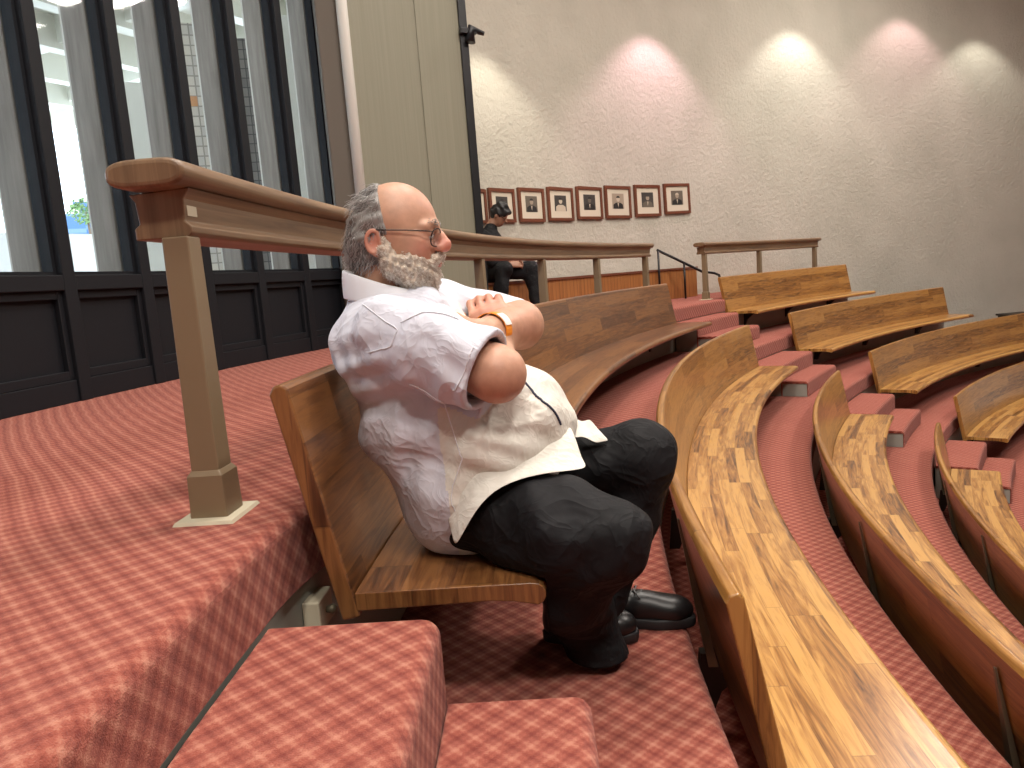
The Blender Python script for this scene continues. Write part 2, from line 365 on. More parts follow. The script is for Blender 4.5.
# ------------------------------------------------------------------ benches
def bench(k, t0, t1, label, wood, group, nseg):
    z0 = -3*RISE*(k+1); rb = RA - k*ROW
    root = empty('curved_bench', pol(rb-.25, (t0+t1)/2, z0), label, 'bench', group)
    zt, zs = z0+HB, z0+HS; rj = rb-DJ
    th = .042; nv = Vector((-(zt-zs), rb-rj)).normalized()      # backrest: leaning board
    A, B = Vector((rb, zt)), Vector((rj-.012, zs-.055)); dv = (A-B).normalized(); nn = Vector((dv.y, -dv.x))
    if nn.x < 0: nn = -nn
    prof = [tuple(B), tuple(A - dv*.014), tuple(A + nn*.010), tuple(A + nn*.030 - dv*.001), tuple(A + nn*th - dv*.016), tuple(B + nn*th)]
    mb = MB(); mb.sweep(prof, t0, t1, nseg, smooth=False)
    mb.build('backrest', M['wood_gold_long'] if wood is M['wood_gold'] else wood, root, bevel=.006)
    rf = rb-DS                                                  # seat with a thick rolled front lip
    prof = [(rj-.004, zs), (rf+.03, zs)] + rnd(rf+.026, zs-.026, .026, 90, 250, 6)[1:] + [(rf+.07, zs-.040), (rf+.12, zs-.036), (rj-.004, zs-.042)]
    mb = MB(); mb.sweep(prof, t0, t1, nseg, smooth=False); mb.build('seat', wood, root, bevel=.003)
    n = max(2, round((t1-t0)/.105)); 
    for i in range(n):                                          # brackets carried by the riser behind
        t = t0 + (t1-t0)*(i+.5)/n if n > 2 else t0 + (t1-t0)*(.2+.6*i)
        T, Rv, Z = axes(t)
        b = MB(); w = .022
        ra_, rb_ = rj+.07, rf+.16; zlo = z0+.10
        pts = [(ra_+.03, zlo), (ra_-.02, zlo), (ra_-.05, zs-.17), (ra_-.14, zs-.095), (rb_, zs-.06), (rb_, zs-.043), (ra_+.01, zs-.043)]
        for sg in (-1, 1):
            b.cap([pol(r, t, z) + T*w*sg for r, z in pts], flip=sg > 0)
        rows = [[pol(r, t, z) + T*w*sg for r, z in pts] for sg in (-1, 1)]; b.grid(rows, lambda i, j: (0, 0), False, True)
        b.build('bracket', M['dark_bracket'], root)
        s = MB(); B3 = lambda p, off: pol(p.x + nn.x*(th+.003), t, p.y + nn.y*(th+.003)) + Rv*off   # tapered strap up the rear of the back
        lo, hi = B, A - dv*.07
        q = [(B3(lo - dv*.02, 0), .030, .03), (B3(hi, 0), .006, .006)]
        rows = [[c + T*w_ , c - T*w_, c - T*w_ + Rv*d_, c + T*w_ + Rv*d_] for c, w_, d_ in q]
        s.grid(rows, lambda i, j: (0, 0), False, True); s.cap(rows[0][::-1]); s.cap(rows[1]); s.build('back_strap', M['bracket'], root)
    return root
gb = 'curved wooden benches of the near block'; gc = 'curved wooden benches beyond the far stair'
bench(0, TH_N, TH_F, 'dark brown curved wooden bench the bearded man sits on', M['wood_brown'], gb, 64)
bench(1, TH_N, TH_F, 'honey-toned curved wooden bench directly in front of the seated bearded man', M['wood_gold'], gb, 64)
bench(2, TH_N, TH_F, 'honey-toned curved wooden bench second in front of the man, running off the right edge', M['wood_gold'], gb, 64)
bench(3, TH_N, TH_F-.006, 'curved wooden bench third in front of the man, farthest right of the near block', M['wood_gold'], gb, 64)
bench(0, TH_G, .948, 'topmost far bench, just below the short railing', M['wood_gold'], gc, 32)
bench(1, TH_G, 1.04, 'far bench second from the top, with its whole length in view', M['wood_gold'], gc, 40)
bench(2, TH_G+.008, 1.16, 'far bench third from the top, cut by the right picture edge', M['wood_gold'], gc, 50)
bench(3, TH_G+.004, 1.2, 'lowest far bench in view, at the right picture edge', M['wood_gold'], gc, 50)

# ------------------------------------------------------------------ railings
def railing(posts, t0, t1, label):
    root = empty('wooden_railing', pol(RR+.06, (t0+t1)/2, 0), label, 'railing', 'wooden railings along the landing edge')
    zt = .777; r = RR
    cap = [(r+.080 + .084*math.copysign(abs(math.cos(q))**.55, math.cos(q)), zt-.029 + .030*math.copysign(abs(math.sin(q))**.8, math.sin(q))) for q in np.linspace(-PI*.5, PI*1.5, 33)[:-1]]
    body = [(r+.150, zt-.062), (r+.138, zt-.078), (r+.134, zt-.125), (r+.146, zt-.134), (r+.146, zt-.158), (r+.030, zt-.158),
            (r+.022, zt-.150), (r+.022, zt-.136), (r+.034, zt-.125), (r+.031, zt-.078), (r+.020, zt-.062), (r+.016, zt-.056)]
    n = max(12, int((t1-t0)*110))
    mb = MB(); mb.sweep(cap, t0, t1, n, smooth=False); h = mb.build('handrail_cap', M['rail'], root, bevel=.012)
    for p in h.data.polygons: p.use_smooth = len(p.vertices) == 4
    mb = MB(); mb.sweep([(a, b) for a, b in body], t0+.004, t1-.004, n, smooth=False); mb.build('rail_moulding', M['rail'], root, bevel=.003)
    if len(posts) > 4:
        t = .0598; T, Rv, Z = axes(t); a = MB(); a.box(pol(r+.0322, t, zt-.102) , (.045, .001, .022), (T, Rv, Z)); sf_ = a.build('tape_scrap', M['plate'], root); sf_['label'] = 'worn scrap of pale tape'
    for t in posts:
        T, Rv, Z = axes(t); c = pol(r+.055, t, 0); o = MB()
        def sect(z, w, d, cc=c): return [cc + T*a*w + Rv*b*d + Z*z for a, b in ((-1,-1), (1,-1), (1,1), (-1,1))]
        rows = [sect(.10, .034, .032), sect(.62, .030, .029)]
        o.grid(rows, lambda i, j: (i*.5, j*.06), False, True); o.cap(rows[0][::-1]); o.cap(rows[-1]); po = o.build('post', M['post'], root, bevel=.004)
        o = MB(); rows = [sect(.004, .044, .042), sect(.10, .042, .040), sect(.112, .034, .032)]
        o.grid(rows, lambda i, j: (0, 0), False, True); o.cap(rows[0][::-1]); o.cap(rows[-1]); o.build('post_foot', M['post'], po, bevel=.003)
        o = MB(); rows = [sect(.0, .078, .068), sect(.007, .074, .064)]
        o.grid(rows, lambda i, j: (0, 0), False, True); o.cap(rows[0][::-1]); o.cap(rows[-1]); o.build('base_plate', M['plate'], po)
railing([.0585, .165, .272, .368, .467, .562], .0535, .573, 'long curved wooden railing with a moulded handrail, running behind the bearded man')
railing([.683, .796, .909], .676, .918, 'short wooden railing on three posts above the topmost far bench')

# ------------------------------------------------------------------ window wall
DTH = .0362; TB = .380; ZTOP = 5.2; SILL = .69
def wbox(mb, r0_, r1_, ta, tb, z0, z1):
    t = (ta+tb)/2; T, Rv, Z = axes(t); mb.box(pol((r0_+r1_)/2, t, (z0+z1)/2), ((tb-ta)*(r0_+r1_)/2, r1_-r0_, z1-z0), (T, Rv, Z))
def bay(i):
    t1 = TB - i*DTH; t0 = t1 - DTH; w = .045/WR
    root = structure(empty('window_%d' % (i+1), pol(WR, (t0+t1)/2, 0)))
    a = MB(); wbox(a, WR-.075, WR+.05, t1-w, t1+w, 0, ZTOP); a.build('mullion', M['dark_frame'], root, bevel=.006)
    a = MB(); wbox(a, WR-.035, WR+.03, t1-w-.022/WR, t1-w, SILL, ZTOP); wbox(a, WR-.035, WR+.03, t0+w, t0+w+.022/WR, SILL, ZTOP)
    wbox(a, WR-.035, WR+.03, t0+w, t1-w, SILL, SILL+.02); a.build('sash', M['dark_frame'], root)
    a = MB(); wbox(a, WR-.003, WR+.003, t0+w+.01/WR, t1-w-.01/WR, SILL, ZTOP); a.build('pane', M['glass'], root)
    a = MB(); wbox(a, WR-.075, WR+.06, t0+w, t1-w, SILL-.085, SILL); a.build('sill', M['dark_frame'], root, bevel=.006)
    a = MB(); wbox(a, WR-.02, WR+.05, t0+w, t1-w, 0, SILL-.085); a.build('lower_panel', M['dark_frame'], root)
    a = MB(); q = .035/WR
    wbox(a, WR-.05, WR-.02, t0+w, t0+w+q, .13, SILL-.085); wbox(a, WR-.05, WR-.02, t1-w-q, t1-w, .13, SILL-.085)
    wbox(a, WR-.05, WR-.02, t0+w+q, t1-w-q, SILL-.13, SILL-.085); wbox(a, WR-.05, WR-.02, t0+w, t1-w, .12, .17)
    a.build('panel_moulding', M['dark_frame'], root, bevel=.004)
    a = MB(); wbox(a, WR-.062, WR-.02, t0+w, t1-w, 0, .12); a.build('kick_board', M['dark_frame'], root, bevel=.004)
    a = MB(); wbox(a, WR+.055, WR+.225, t1-.055/WR, t1+.055/WR, -.1, ZTOP+.3); a.build('concrete_fin', M['concrete'], root, bevel=.008)
    a = MB(); wbox(a, WR+.226, WR+.25, t1-.035/WR, t1+.035/WR, -.1, ZTOP+.3); a.build('fin_nosing', M['concrete_pale'], root)
for i in range(11): bay(i)
a = MB(); tl = TB - 11*DTH
a.sweep([(WR, -.1), (WR, 6.4), (WR+.2, 6.4), (WR+.2, -.1)], T0-.1, tl, 20); structure(a.build('wall_left', M['taupe_wall']))
a = MB(); a.sweep([(WR-.05, ZTOP), (WR-.05, 6.4), (WR+.2, 6.4), (WR+.2, ZTOP)], tl, TB+.01, 30); structure(a.build('wall_lintel', M['dark_frame']))
# pier with sage panelling, to the right of the windows
p0, p1 = P(366, 230, 6.95), P(475, 200, 7.25); p0.z = p1.z = 0
d = (p1-p0).normalized(); nrm = Vector((-d.y, d.x, 0)); L = (p1-p0).length
a = MB(); a.box(p0 + d*(L/2+.005) + nrm*.55 + Vector((0,0,3.15)), (L-.01, 1.1, 6.5), (d, nrm, Vector((0,0,1)))); structure(a.build('wall_pier', M['sage']))
a = MB()
for f0, f1 in ((.01, .055), (.42, .43), (.66, .665)): pass
a.box(p0 + d*(L*.80) + nrm*(-.005) + Vector((0,0,3.15)), (L*.40, .010, 6.5), (d, nrm, Vector((0,0,1)))); structure(a.build('trim_7', M['sage'], bevel=.01))
a = MB(); a.tube([p0 + d*(-.01) + nrm*.02 + Vector((0,0,z)) for z in (0, 6.3)], .05, 20); structure(a.build('trim_8', M['pale_plaster']))
a = MB(); a.box(p0 - d*.14 + nrm*.16 + Vector((0,0,3.15)), (.20, .2, 6.5), (d, nrm, Vector((0,0,1)))); structure(a.build('trim_9', M['taupe_wall'], bevel=.02))
a = MB(); a.box(p1 + d*.015 + nrm*.02 + Vector((0,0,3.15)), (.075, .12, 6.5), (d, nrm, Vector((0,0,1)))); structure(a.build('trim_10', M['black_metal'], bevel=.006))
br = empty('wall_bracket', p1, 'small black bracket sticking out near the top of the dark pier edge', 'bracket')
zb = 2.76; a = MB(); a.box(p1 + d*.05 + nrm*(-.05) + Vector((0,0,zb)), (.16, .07, .05), (d, nrm, Vector((0,0,1)))); a.build('arm', M['black_metal'], br, bevel=.006)
a = MB(); a.tube([p1 + d*.06 + nrm*(-.06) + Vector((0,0,zb-.10)), p1 + d*.08 + nrm*(-.06) + Vector((0,0,zb+.02)), p1 + d*.20 + nrm*(-.06) + Vector((0,0,zb-.02))], [.05, .045, .02], 8); a.build('holder', M['black_metal'], br)

# ------------------------------------------------------------------ portrait wall, ring wall, ceiling
a = MB(); a.sweep([(WB, -4), (WB, 6.6), (WB+.2, 6.6), (WB+.2, -4)], .60, 1.55, 110, fn=polw); structure(a.build('wall_back', M['plaster']))
a = MB(); a.sweep([(19.2, -4), (19.2, 6.6), (19.4, 6.6), (19.4, -4)], 1.30, 2*PI-.5, 120); structure(a.build('wall_right', M['plaster']))
a = MB(); a.cap([pol(21.5, t*2*PI/64, 6.4) for t in range(64)][::-1]); a.cap([pol(21.5, t*2*PI/64, 6.6) for t in range(64)]); structure(a.build('ceiling', M['ceiling']))

# slatted ledge along the portrait wall
t0, t1 = .655, .884
lb = empty('ledge_seat', polw(WB-.2, .8, 0), 'long low slatted wooden ledge along the wall below the portraits', 'bench')
a = MB(); a.sweep([(WB-.40, .43), (WB-.40, .003), (WB-.02, .003), (WB-.02, .43)], t0, t1, 40, fn=polw); a.build('slatted_front', M['wainscot'], lb)
a = MB(); a.sweep([(WB-.42, .432), (WB-.42, .460), (WB-.02, .460), (WB-.02, .432)], t0, t1+.0005, 40, fn=polw); a.build('ledge_top', M['frame'], lb)

# small box on the riser under the near end of the first bench
q = pol(RE+.022+near_off(.061), .061, -.255); T, Rv, Z = axes(.061)
ob = empty('junction_box', q, 'small beige box with a brass knob on the riser under the near bench end', 'box')
a = MB(); a.box(q - Rv*.015, (.10, .04, .075), (T, Rv, Z)); a.build('box_body', M['plate'], ob, bevel=.004)
a = MB(); a.tube([q - Rv*.034, q - Rv*.052, q - Rv*.060], [.007, .012, .006], 10); a.build('knob', M['bracket'], ob)
q = P(1022, 319, 15.5); ob = empty('dark_cabinet', (q.x, q.y, q.z-.6), 'dark low box at the right picture edge behind the far benches', 'cabinet')
a = MB(); a.box(q - Vector((0,0,.30)), (.75, .4, .78)); a.build('cabinet_body', M['black_metal'], ob, bevel=.02)
a = MB(); a.box(q + Vector((0,0,.11)), (.80, .45, .04)); a.build('cabinet_top', M['dark_bracket'], ob, bevel=.01)
# black stair handrail beyond the landing
hr = empty('stair_handrail', P(683, 293, 11.4), 'thin black sloping handrail between the two wooden railings', 'handrail')
pts = [P(657, 250, 11.2), P(676, 259, 11.3), P(702, 271.5, 11.4), P(714, 273, 11.4), P(719, 275, 11.4), P(722, 284, 11.4)]
a = MB(); a.tube(pts, .02, 8); a.build('grab_bar', M['black_metal'], hr)
for x, y, dd in ((658, 251, 11.2), (684, 263.5, 11.33)):
    q = P(x, y, dd); a = MB(); a.tube([q, Vector((q.x, q.y, 0.))], .016, 8); a.build('post', M['black_metal'], hr)

# ------------------------------------------------------------------ portraits
names = ['portrait cut off by the dark edge, leftmost of the row', 'portrait behind the head of the man in black', 'portrait just right of the man in black, sitter in a dark jacket',
         'portrait of a sitter in a light jacket, fourth from the left', 'middle portrait, dark sitter, fifth from the left', 'portrait of a sitter with a pale background, third from the right end',
         'portrait with a small pale figure, second from the right end', 'portrait of a sitter in a dark suit, rightmost of the row']
xs_ = [474, 502, 531.5, 560.5, 589.5, 618, 647.5, 677]; ytop = [189, 188.6, 188.2, 187.6, 187, 186, 185, 183.6]; ybot = [223.5, 222.5, 222, 221, 219.5, 218.3, 216.5, 213.7]
def onwall(x, y, rad):
    dv = fw + RC*((x-512)/FPX) - UC*((y-384)/FPX); ox, oy = -WX, -WY
    A = dv.x**2+dv.y**2; B = 2*(ox*dv.x+oy*dv.y); Cc = ox*ox+oy*oy-rad*rad
    t = (-B + math.sqrt(B*B-4*A*Cc))/(2*A); p = Vector((0,0,HC)) + dv*t; return p, math.atan2(p.y-WY, WX-p.x)
for i, x in enumerate(xs_):
    pt, _ = onwall(x, ytop[i], WB-.02); pb, _ = onwall(x, ybot[i], WB-.02); pc, th = onwall(x, (ytop[i]+ybot[i])/2, WB-.02)
    h = (pt.z-pb.z); 
    pl, ta = onwall(x-12.7, ytop[i], WB-.02); pr, tb = onwall(x+12.7, ytop[i], WB-.02); w = (tb-ta)*WB
    T, Rv, Z = axes(th); pc.z = (pt.z+pb.z)/2
    tilt = [0, 0, 0, 0, 0, 0, -.8, -1.5][i]; qd = Quaternion(Rv, math.radians(tilt)); T2, Z2 = qd @ T, qd @ Z
    root = empty('framed_portrait', pc, names[i], 'picture', 'framed portraits on the back wall')
    def bx(mb, du, dv_, dr, su, sv, sr): mb.box(pc + T2*du + Z2*dv_ - Rv*dr, (su, sr, sv), (T2, Rv, Z2))
    fwid = .042; a = MB()
    for sg in (-1, 1): bx(a, sg*(w/2-fwid/2), 0, 0, fwid, h, .035); bx(a, 0, sg*(h/2-fwid/2), 0, w-2*fwid, fwid, .035)
    a.build('frame', M['frame'], root, bevel=.006)
    a = MB(); bx(a, 0, 0, -.004, w-2*fwid, h-2*fwid, .01); a.build('mat_board', M['mat_board'], root)
    # the photograph: a bust in sepia tones, flat print made of tone patches
    s = M['sepia']; pw, ph = w*.46, h*.47; a = MB(); dz = h*.03
    bgt, coat, face, hairt = [(0,4,1,4), (0,4,2,4), (1,4,2,4), (0,3,3,4), (0,4,1,4), (2,4,3,4), (0,1,2,0), (1,4,2,3)][i]
    def patch(pts, mi, off):
        a.cur = mi; a.cap([pc + T2*(u*pw) + Z2*(v*ph+dz) - Rv*(.002+off) for u, v in pts])
    patch([(-.5,-.5), (.5,-.5), (.5,.5), (-.5,.5)], bgt, 0)
    patch([(-.42,-.5), (.42,-.5), (.40,-.22), (.2,-.10), (-.2,-.10), (-.40,-.22)], coat, .001)
    patch([(-.06,-.12), (0,-.42), (.06,-.12)], 3, .0015)
    patch([(.15*math.cos(q), .14+.18*math.sin(q)) for q in np.linspace(0, 2*PI, 12)[:-1]], face, .002)
    patch([(.16*math.cos(q), .20+.15*math.sin(q)) for q in np.linspace(.1, PI-.1, 8)], hairt, .0025)
    o = a.build('photograph', s, root, merge=False)

# ------------------------------------------------------------------ outside the windows
def tagged(o, l, c, g=None): return tag(o, l, c, g)
a = MB(); a.box(Vector((-30, 20, -.9)), (70, 90, .2)); 
a = MB(); a.sweep([(WR+.4, -.35), (WR+.4, -.45), (60, -.45), (60, -.35)], -.5, .60, 20); structure(a.build('ground', M['paving']))
q = P(195, 150, 11.5); can = empty('entrance_canopy', (q.x, q.y, 0), 'white ribbed canopy seen through the windows at upper left', 'canopy')
cz = 3.95
a = MB(); a.sweep([(WR+.9, cz+.42), (WR+.9, cz+.55), (WR+9, cz+.55), (WR+9, cz+.42)], -.25, .62, 20); a.build('roof_slab', M['canopy'], can)
for r in np.arange(WR+1.2, WR+9.1, 1.3):
    a = MB(); a.sweep([(r, cz), (r, cz+.42), (r+.2, cz+.42), (r+.2, cz)], -.25, .62, 30); a.build('ring_beam', M['canopy'], can)
for t in np.arange(-.22, .62, .075):
    a = MB(); t_ = float(t); T, Rv, Z = axes(t_); a.box(pol(WR+4.9, t_, cz+.25), (.16, 8.1, .34), (T, Rv, Z)); a.build('rib', M['canopy'], can)
def tilecol(x, d, w, dep, mt, label):
    q = P(x, 200, d); t = Vector((q.x, q.y, 0)).normalized(); s = Vector((t.y, -t.x, 0))
    a = MB(); a.box(Vector((q.x, q.y, 1.6)), (w, dep, 4.0), (s, t, Vector((0,0,1)))); return tag(a.build('tiled_column', mt), label, 'column', 'columns outside the windows')
tilecol(200, 9.0, .50, .5, M['tile'], 'cream tiled column outside, seen through the middle windows')
tilecol(252, 9.6, .44, .4, M['tile_grey'], 'dark grey tiled column outside, right of the cream tiled one')
tilecol(300, 9.0, .42, .4, M['concrete_pale'], 'plain pale column outside, seen through the rightmost windows')
tilecol(148, 11.0, .62, .4, M['concrete_pale'], 'plain pale column outside, seen left of the cream tiled one')
a = MB(); a.sweep([(WR+7, -.35), (WR+7, 1.75), (WR+7.3, 1.75), (WR+7.3, -.35)], -.3, .6, 20); tag(a.build('parapet', M['paving']), 'low sunlit white parapet outside the leftmost windows', 'parapet')
def tower(x, y0, d, w, h, label):
    q = P(x, y0, d); a = MB(); t = Vector((q.x, q.y, 0)).normalized(); s = Vector((t.y, -t.x, 0))
    root = empty('office_tower', (q.x, q.y, 0), label, 'building', 'distant towers')
    a.box(Vector((q.x, q.y, h/2-.3)), (w, w, h), (s, t, Vector((0,0,1)))); a.build('facade', M['tower'], root)
    a = MB(); a.box(Vector((q.x, q.y, h-.3+.6)), (w*.5, w*.5, 1.2), (s, t, Vector((0,0,1)))); a.build('plant_room', M['concrete_pale'], root)
tower(74, 210, 150, 3.2, 20.2, 'slender blue glass tower in the distance, seen through the second window')
tower(83, 210, 165, 3.6, 24.5, 'taller blue glass tower in the distance, just right of the slender one')
tower(1, 220, 140, 3.5, 13, 'blue glass tower in the distance at the left picture edge')
def tree(x, y, d, r, label):
    c = P(x, y, d); root = empty('leafy_tree', (c.x, c.y, -.35), label, 'tree', 'trees outside')
    a = MB(); a.tube([(c.x, c.y, -.35), (c.x+.1, c.y, c.z*.5), (c.x, c.y, c.z)], [.16*r, .12*r, .06*r], 8); a.build('trunk', M['bark'], root)
    g = np.random.default_rng(int(x+9)); a = MB()
    for _ in range(420):
        v = Vector(g.normal(size=3)).normalized()*r*(.45+.6*g.random()**.5); v.z *= .8
        n = Vector(g.normal(size=3)).normalized(); u = n.orthogonal().normalized(); w = n.cross(u); s = r*.13
        a.cap([c+v+u*s, c+v+w*s*.6, c+v-u*s, c+v-w*s*.6], [(0,0)]*4)
    a.build('foliage', M['leaf'], root, merge=False)
tree(86, 211, 30, .62, 'small green tree outside, in front of the distant towers')
tree(3, 266, 24, .75, 'green bush top outside at the left picture edge')

# ------------------------------------------------------------------ volume modelling (signed distance fields -> one smooth skin)
class Field:
    def __init__(s, lo, hi, h, fine=()):
        ax = []
        for i in range(3):
            pts = [lo[i]]
            while pts[-1] < hi[i]:
                st = h
                for (flo, fhi, fh) in fine:
                    if flo[i]-h < pts[-1] < fhi[i]: st = min(st, fh)
                pts.append(pts[-1]+st)
            ax.append(np.array(pts, np.float32))
        s.ax = ax; s.D = np.full([len(a) for a in ax], 1., np.float32)
    def sl(s, lo, hi):
        r = []
        for a, l, h in zip(s.ax, lo, hi):
            i0 = max(0, np.searchsorted(a, l)-1); i1 = min(len(a), np.searchsorted(a, h)+1); r.append(slice(i0, max(i0, i1)))
        return tuple(r)
    def pts(s, sl): return np.meshgrid(s.ax[0][sl[0]], s.ax[1][sl[1]], s.ax[2][sl[2]], indexing='ij', sparse=True)
    def put(s, sl, d, k, sub=False):
        a = s.D[sl]
        if sub: d = -d; a_, b_ = -a, -d; h = np.maximum(k-np.abs(a_-b_), 0)/k; s.D[sl] = -(np.minimum(a_, b_) - h*h*k*.25); return
        h = np.maximum(k-np.abs(a-d), 0)/k; s.D[sl] = np.minimum(a, d) - h*h*k*.25
    def cone(s, a, b, ra, rb, k=.02, sub=False):
        a, b = np.array(a, float), np.array(b, float); R = max(ra, rb)+k+.03
        sl = s.sl(np.minimum(a, b)-R, np.maximum(a, b)+R); X, Y, Z = s.pts(sl); ab = b-a
        t = np.clip(((X-a[0])*ab[0]+(Y-a[1])*ab[1]+(Z-a[2])*ab[2])/max(ab@ab, 1e-9), 0, 1)
        d = np.sqrt((X-a[0]-t*ab[0])**2+(Y-a[1]-t*ab[1])**2+(Z-a[2]-t*ab[2])**2) - (ra+t*(rb-ra))
        s.put(sl, d, k, sub)
    def chain(s, pts, rad, k=.02):
        for i in range(len(pts)-1): s.cone(pts[i], pts[i+1], rad[i], rad[i+1], k)
    def ell(s, c, r, axs=None, k=.03, sub=False):
        c = np.array(c, float); r = np.array(r, float); R = r.max()+k+.03
        axs = np.array(axs if axs is not None else np.eye(3), float); sl = s.sl(c-R, c+R); X, Y, Z = s.pts(sl)
        q = [(X-c[0])*w[0]+(Y-c[1])*w[1]+(Z-c[2])*w[2] for w in axs]
        k0 = np.sqrt(sum((qi/ri)**2 for qi, ri in zip(q, r))); k1 = np.sqrt(sum((qi/ri**2)**2 for qi, ri in zip(q, r)))+1e-9
        s.put(sl, k0*(k0-1)/k1, k, sub)
    def cut(s, p, n, k=.004):                              # remove the half-space n.(x-p) > 0
        n = np.array(n, float); n /= np.linalg.norm(n); X, Y, Z = s.pts((slice(None),)*3)
        d = n[0]*(X-p[0])+n[1]*(Y-p[1])+n[2]*(Z-p[2]); s.D = np.maximum(s.D, d)
    def wave(s, amp, freq, dirs, phase=0.):
        X, Y, Z = s.pts((slice(None),)*3); m = np.abs(s.D) < .05
        w = 0
        for i, (d, f) in enumerate(zip(dirs, freq)): w = w + np.sin((X*d[0]+Y*d[1]+Z*d[2])*f + phase + i*1.7 + 1.6*np.sin(X*11+i)+1.3*np.sin(Z*13+2*i) + np.sin(Y*9+i))
        s.D = s.D + np.where(m, amp*w, 0).astype(np.float32)
    def mesh(s, name):
        D = s.D; ins = D < 0; n = D.shape
        cr = [ins[i:n[0]-1+i, j:n[1]-1+j, k:n[2]-1+k] for i in (0,1) for j in (0,1) for k in (0,1)]
        tot = sum(c.astype(np.int8) for c in cr); act = (tot > 0) & (tot < 8); idx = np.argwhere(act)
        vid = np.full(act.shape, -1, np.int64); vid[act] = np.arange(len(idx))
        acc = np.zeros((len(idx), 3)); cnt = np.zeros(len(idx)); I, J, K = idx.T
        for d_ in range(3):
            for o in ((0,0), (0,1), (1,0), (1,1)):
                off = [0, 0, 0]; oo = [q for q in range(3) if q != d_]; off[oo[0]], off[oo[1]] = o
                a = (I+off[0], J+off[1], K+off[2]); off2 = off[:]; off2[d_] = 1; b = (I+off2[0], J+off2[1], K+off2[2])
                va, vb = D[a], D[b]; m = (va < 0) != (vb < 0); t = np.where(m, va/(va-vb+1e-12), 0)
                pa = np.stack([s.ax[q][a[q]] for q in range(3)], 1); pb = np.stack([s.ax[q][b[q]] for q in range(3)], 1)
                acc += np.where(m[:, None], pa+(pb-pa)*t[:, None], 0); cnt += m
        V = acc/cnt[:, None]; F = []
        for d_ in range(3):
            sa = [slice(None)]*3; sb = [slice(None)]*3; sa[d_] = slice(0, -1); sb[d_] = slice(1, None)
            A, B = ins[tuple(sa)], ins[tuple(sb)]; e = np.argwhere(A != B); u, v = [q for q in range(3) if q != d_]
            e = e[(e[:, u] > 0) & (e[:, v] > 0) & (e[:, u] < n[u]-1) & (e[:, v] < n[v]-1)]
            def g(du, dv): w = e.copy(); w[:, u] += du; w[:, v] += dv; return vid[w[:, 0], w[:, 1], w[:, 2]]
            q = np.stack([g(-1,-1), g(0,-1), g(0,0), g(-1,0)], 1); fl = A[tuple(e.T)]
            if d_ == 1: fl = ~fl
            q[~fl] = q[~fl][:, ::-1]; F.append(q)
        F = np.concatenate(F); me = bpy.data.meshes.new(name)
        me.vertices.add(len(V)); me.vertices.foreach_set('co', V.astype(np.float32).ravel())
        me.loops.add(len(F)*4); me.loops.foreach_set('vertex_index', F.astype(np.int32).ravel())
        me.polygons.add(len(F)); me.polygons.foreach_set('loop_start', np.arange(0, len(F)*4, 4, dtype=np.int32))
        me.polygons.foreach_set('use_smooth', np.ones(len(F), bool)); me.update(calc_edges=True); me.validate(); return me
    def build(s, name, mt, parent, smooth=2):
        o = link(name, s.mesh(name), mt, parent, True)
        if smooth: q = o.modifiers.new('relax', 'SMOOTH'); q.factor = .5; q.iterations = smooth
        return o
#PEOPLE
def V3(*a): return Vector(a)
def tube_curve(name, splines, rad, mt, parent):
    mb = MB()
    for pts in splines: mb.tube(pts, [rad*(1-.7*i/(len(pts)-1)) for i in range(len(pts))], 3)
    return mb.build(name, mt, parent, merge=False)
    cu = bpy.data.curves.new(name, 'CURVE'); cu.dimensions = '3D'; cu.bevel_depth = rad; cu.bevel_resolution = 0; cu.use_fill_caps = False
    for pts in splines:
        s = cu.splines.new('POLY'); s.points.add(len(pts)-1)
        s.points.foreach_set('co', [c for p in pts for c in (p[0], p[1], p[2], 1.)])
        for i, p in enumerate(s.points): p.radius = 1 - .75*i/(len(pts)-1)
    o = bpy.data.objects.new(name, cu); COL.objects.link(o); cu.materials.append(mt)
    o.parent = parent; o.matrix_parent_inverse = parent_world(parent).inverted(); return o
def hand(F, W, D, Nn, S, sc_=1., curl=(.35,.6,.5), rad=.0095, thumb=True, lens=(1.,1.1,1.03,.82)):
    D = D.normalized(); S = (S - D*S.dot(D)).normalized(); Nn = (Nn - D*Nn.dot(D) - S*Nn.dot(S)).normalized()
    for i in range(4):
        kn = W + (D*.088 + S*(.034-.0225*i) + Nn*(.004*(abs(i-1.3)-1)))*sc_
        F.cone(W + S*(.014-.009*i)*sc_, kn, .017*sc_, (rad+.0025)*sc_, .012*sc_)
        p, a = kn, 0.
        for sg, ln in enumerate((.042, .027, .021)):
            a += curl[sg]; q = p + (D*math.cos(a) + Nn*math.sin(a))*ln*lens[i]*sc_
            F.cone(p, q, (rad-.0007*sg)*sc_, (rad-.0007*(sg+1))*sc_, .004*sc_); p = q
    if thumb:
        t0 = W + (D*.02 + S*.022 + Nn*.004)*sc_; t1 = t0 + (D*.032 + S*.026 + Nn*.012)*sc_; t2 = t1 + (D*.030 + S*.010 + Nn*.012)*sc_; t3 = t2 + (D*.024 + Nn*.010)*sc_
        F.chain([t0, t1, t2, t3], [.016*sc_, .0125*sc_, .0105*sc_, .009*sc_], .008*sc_)

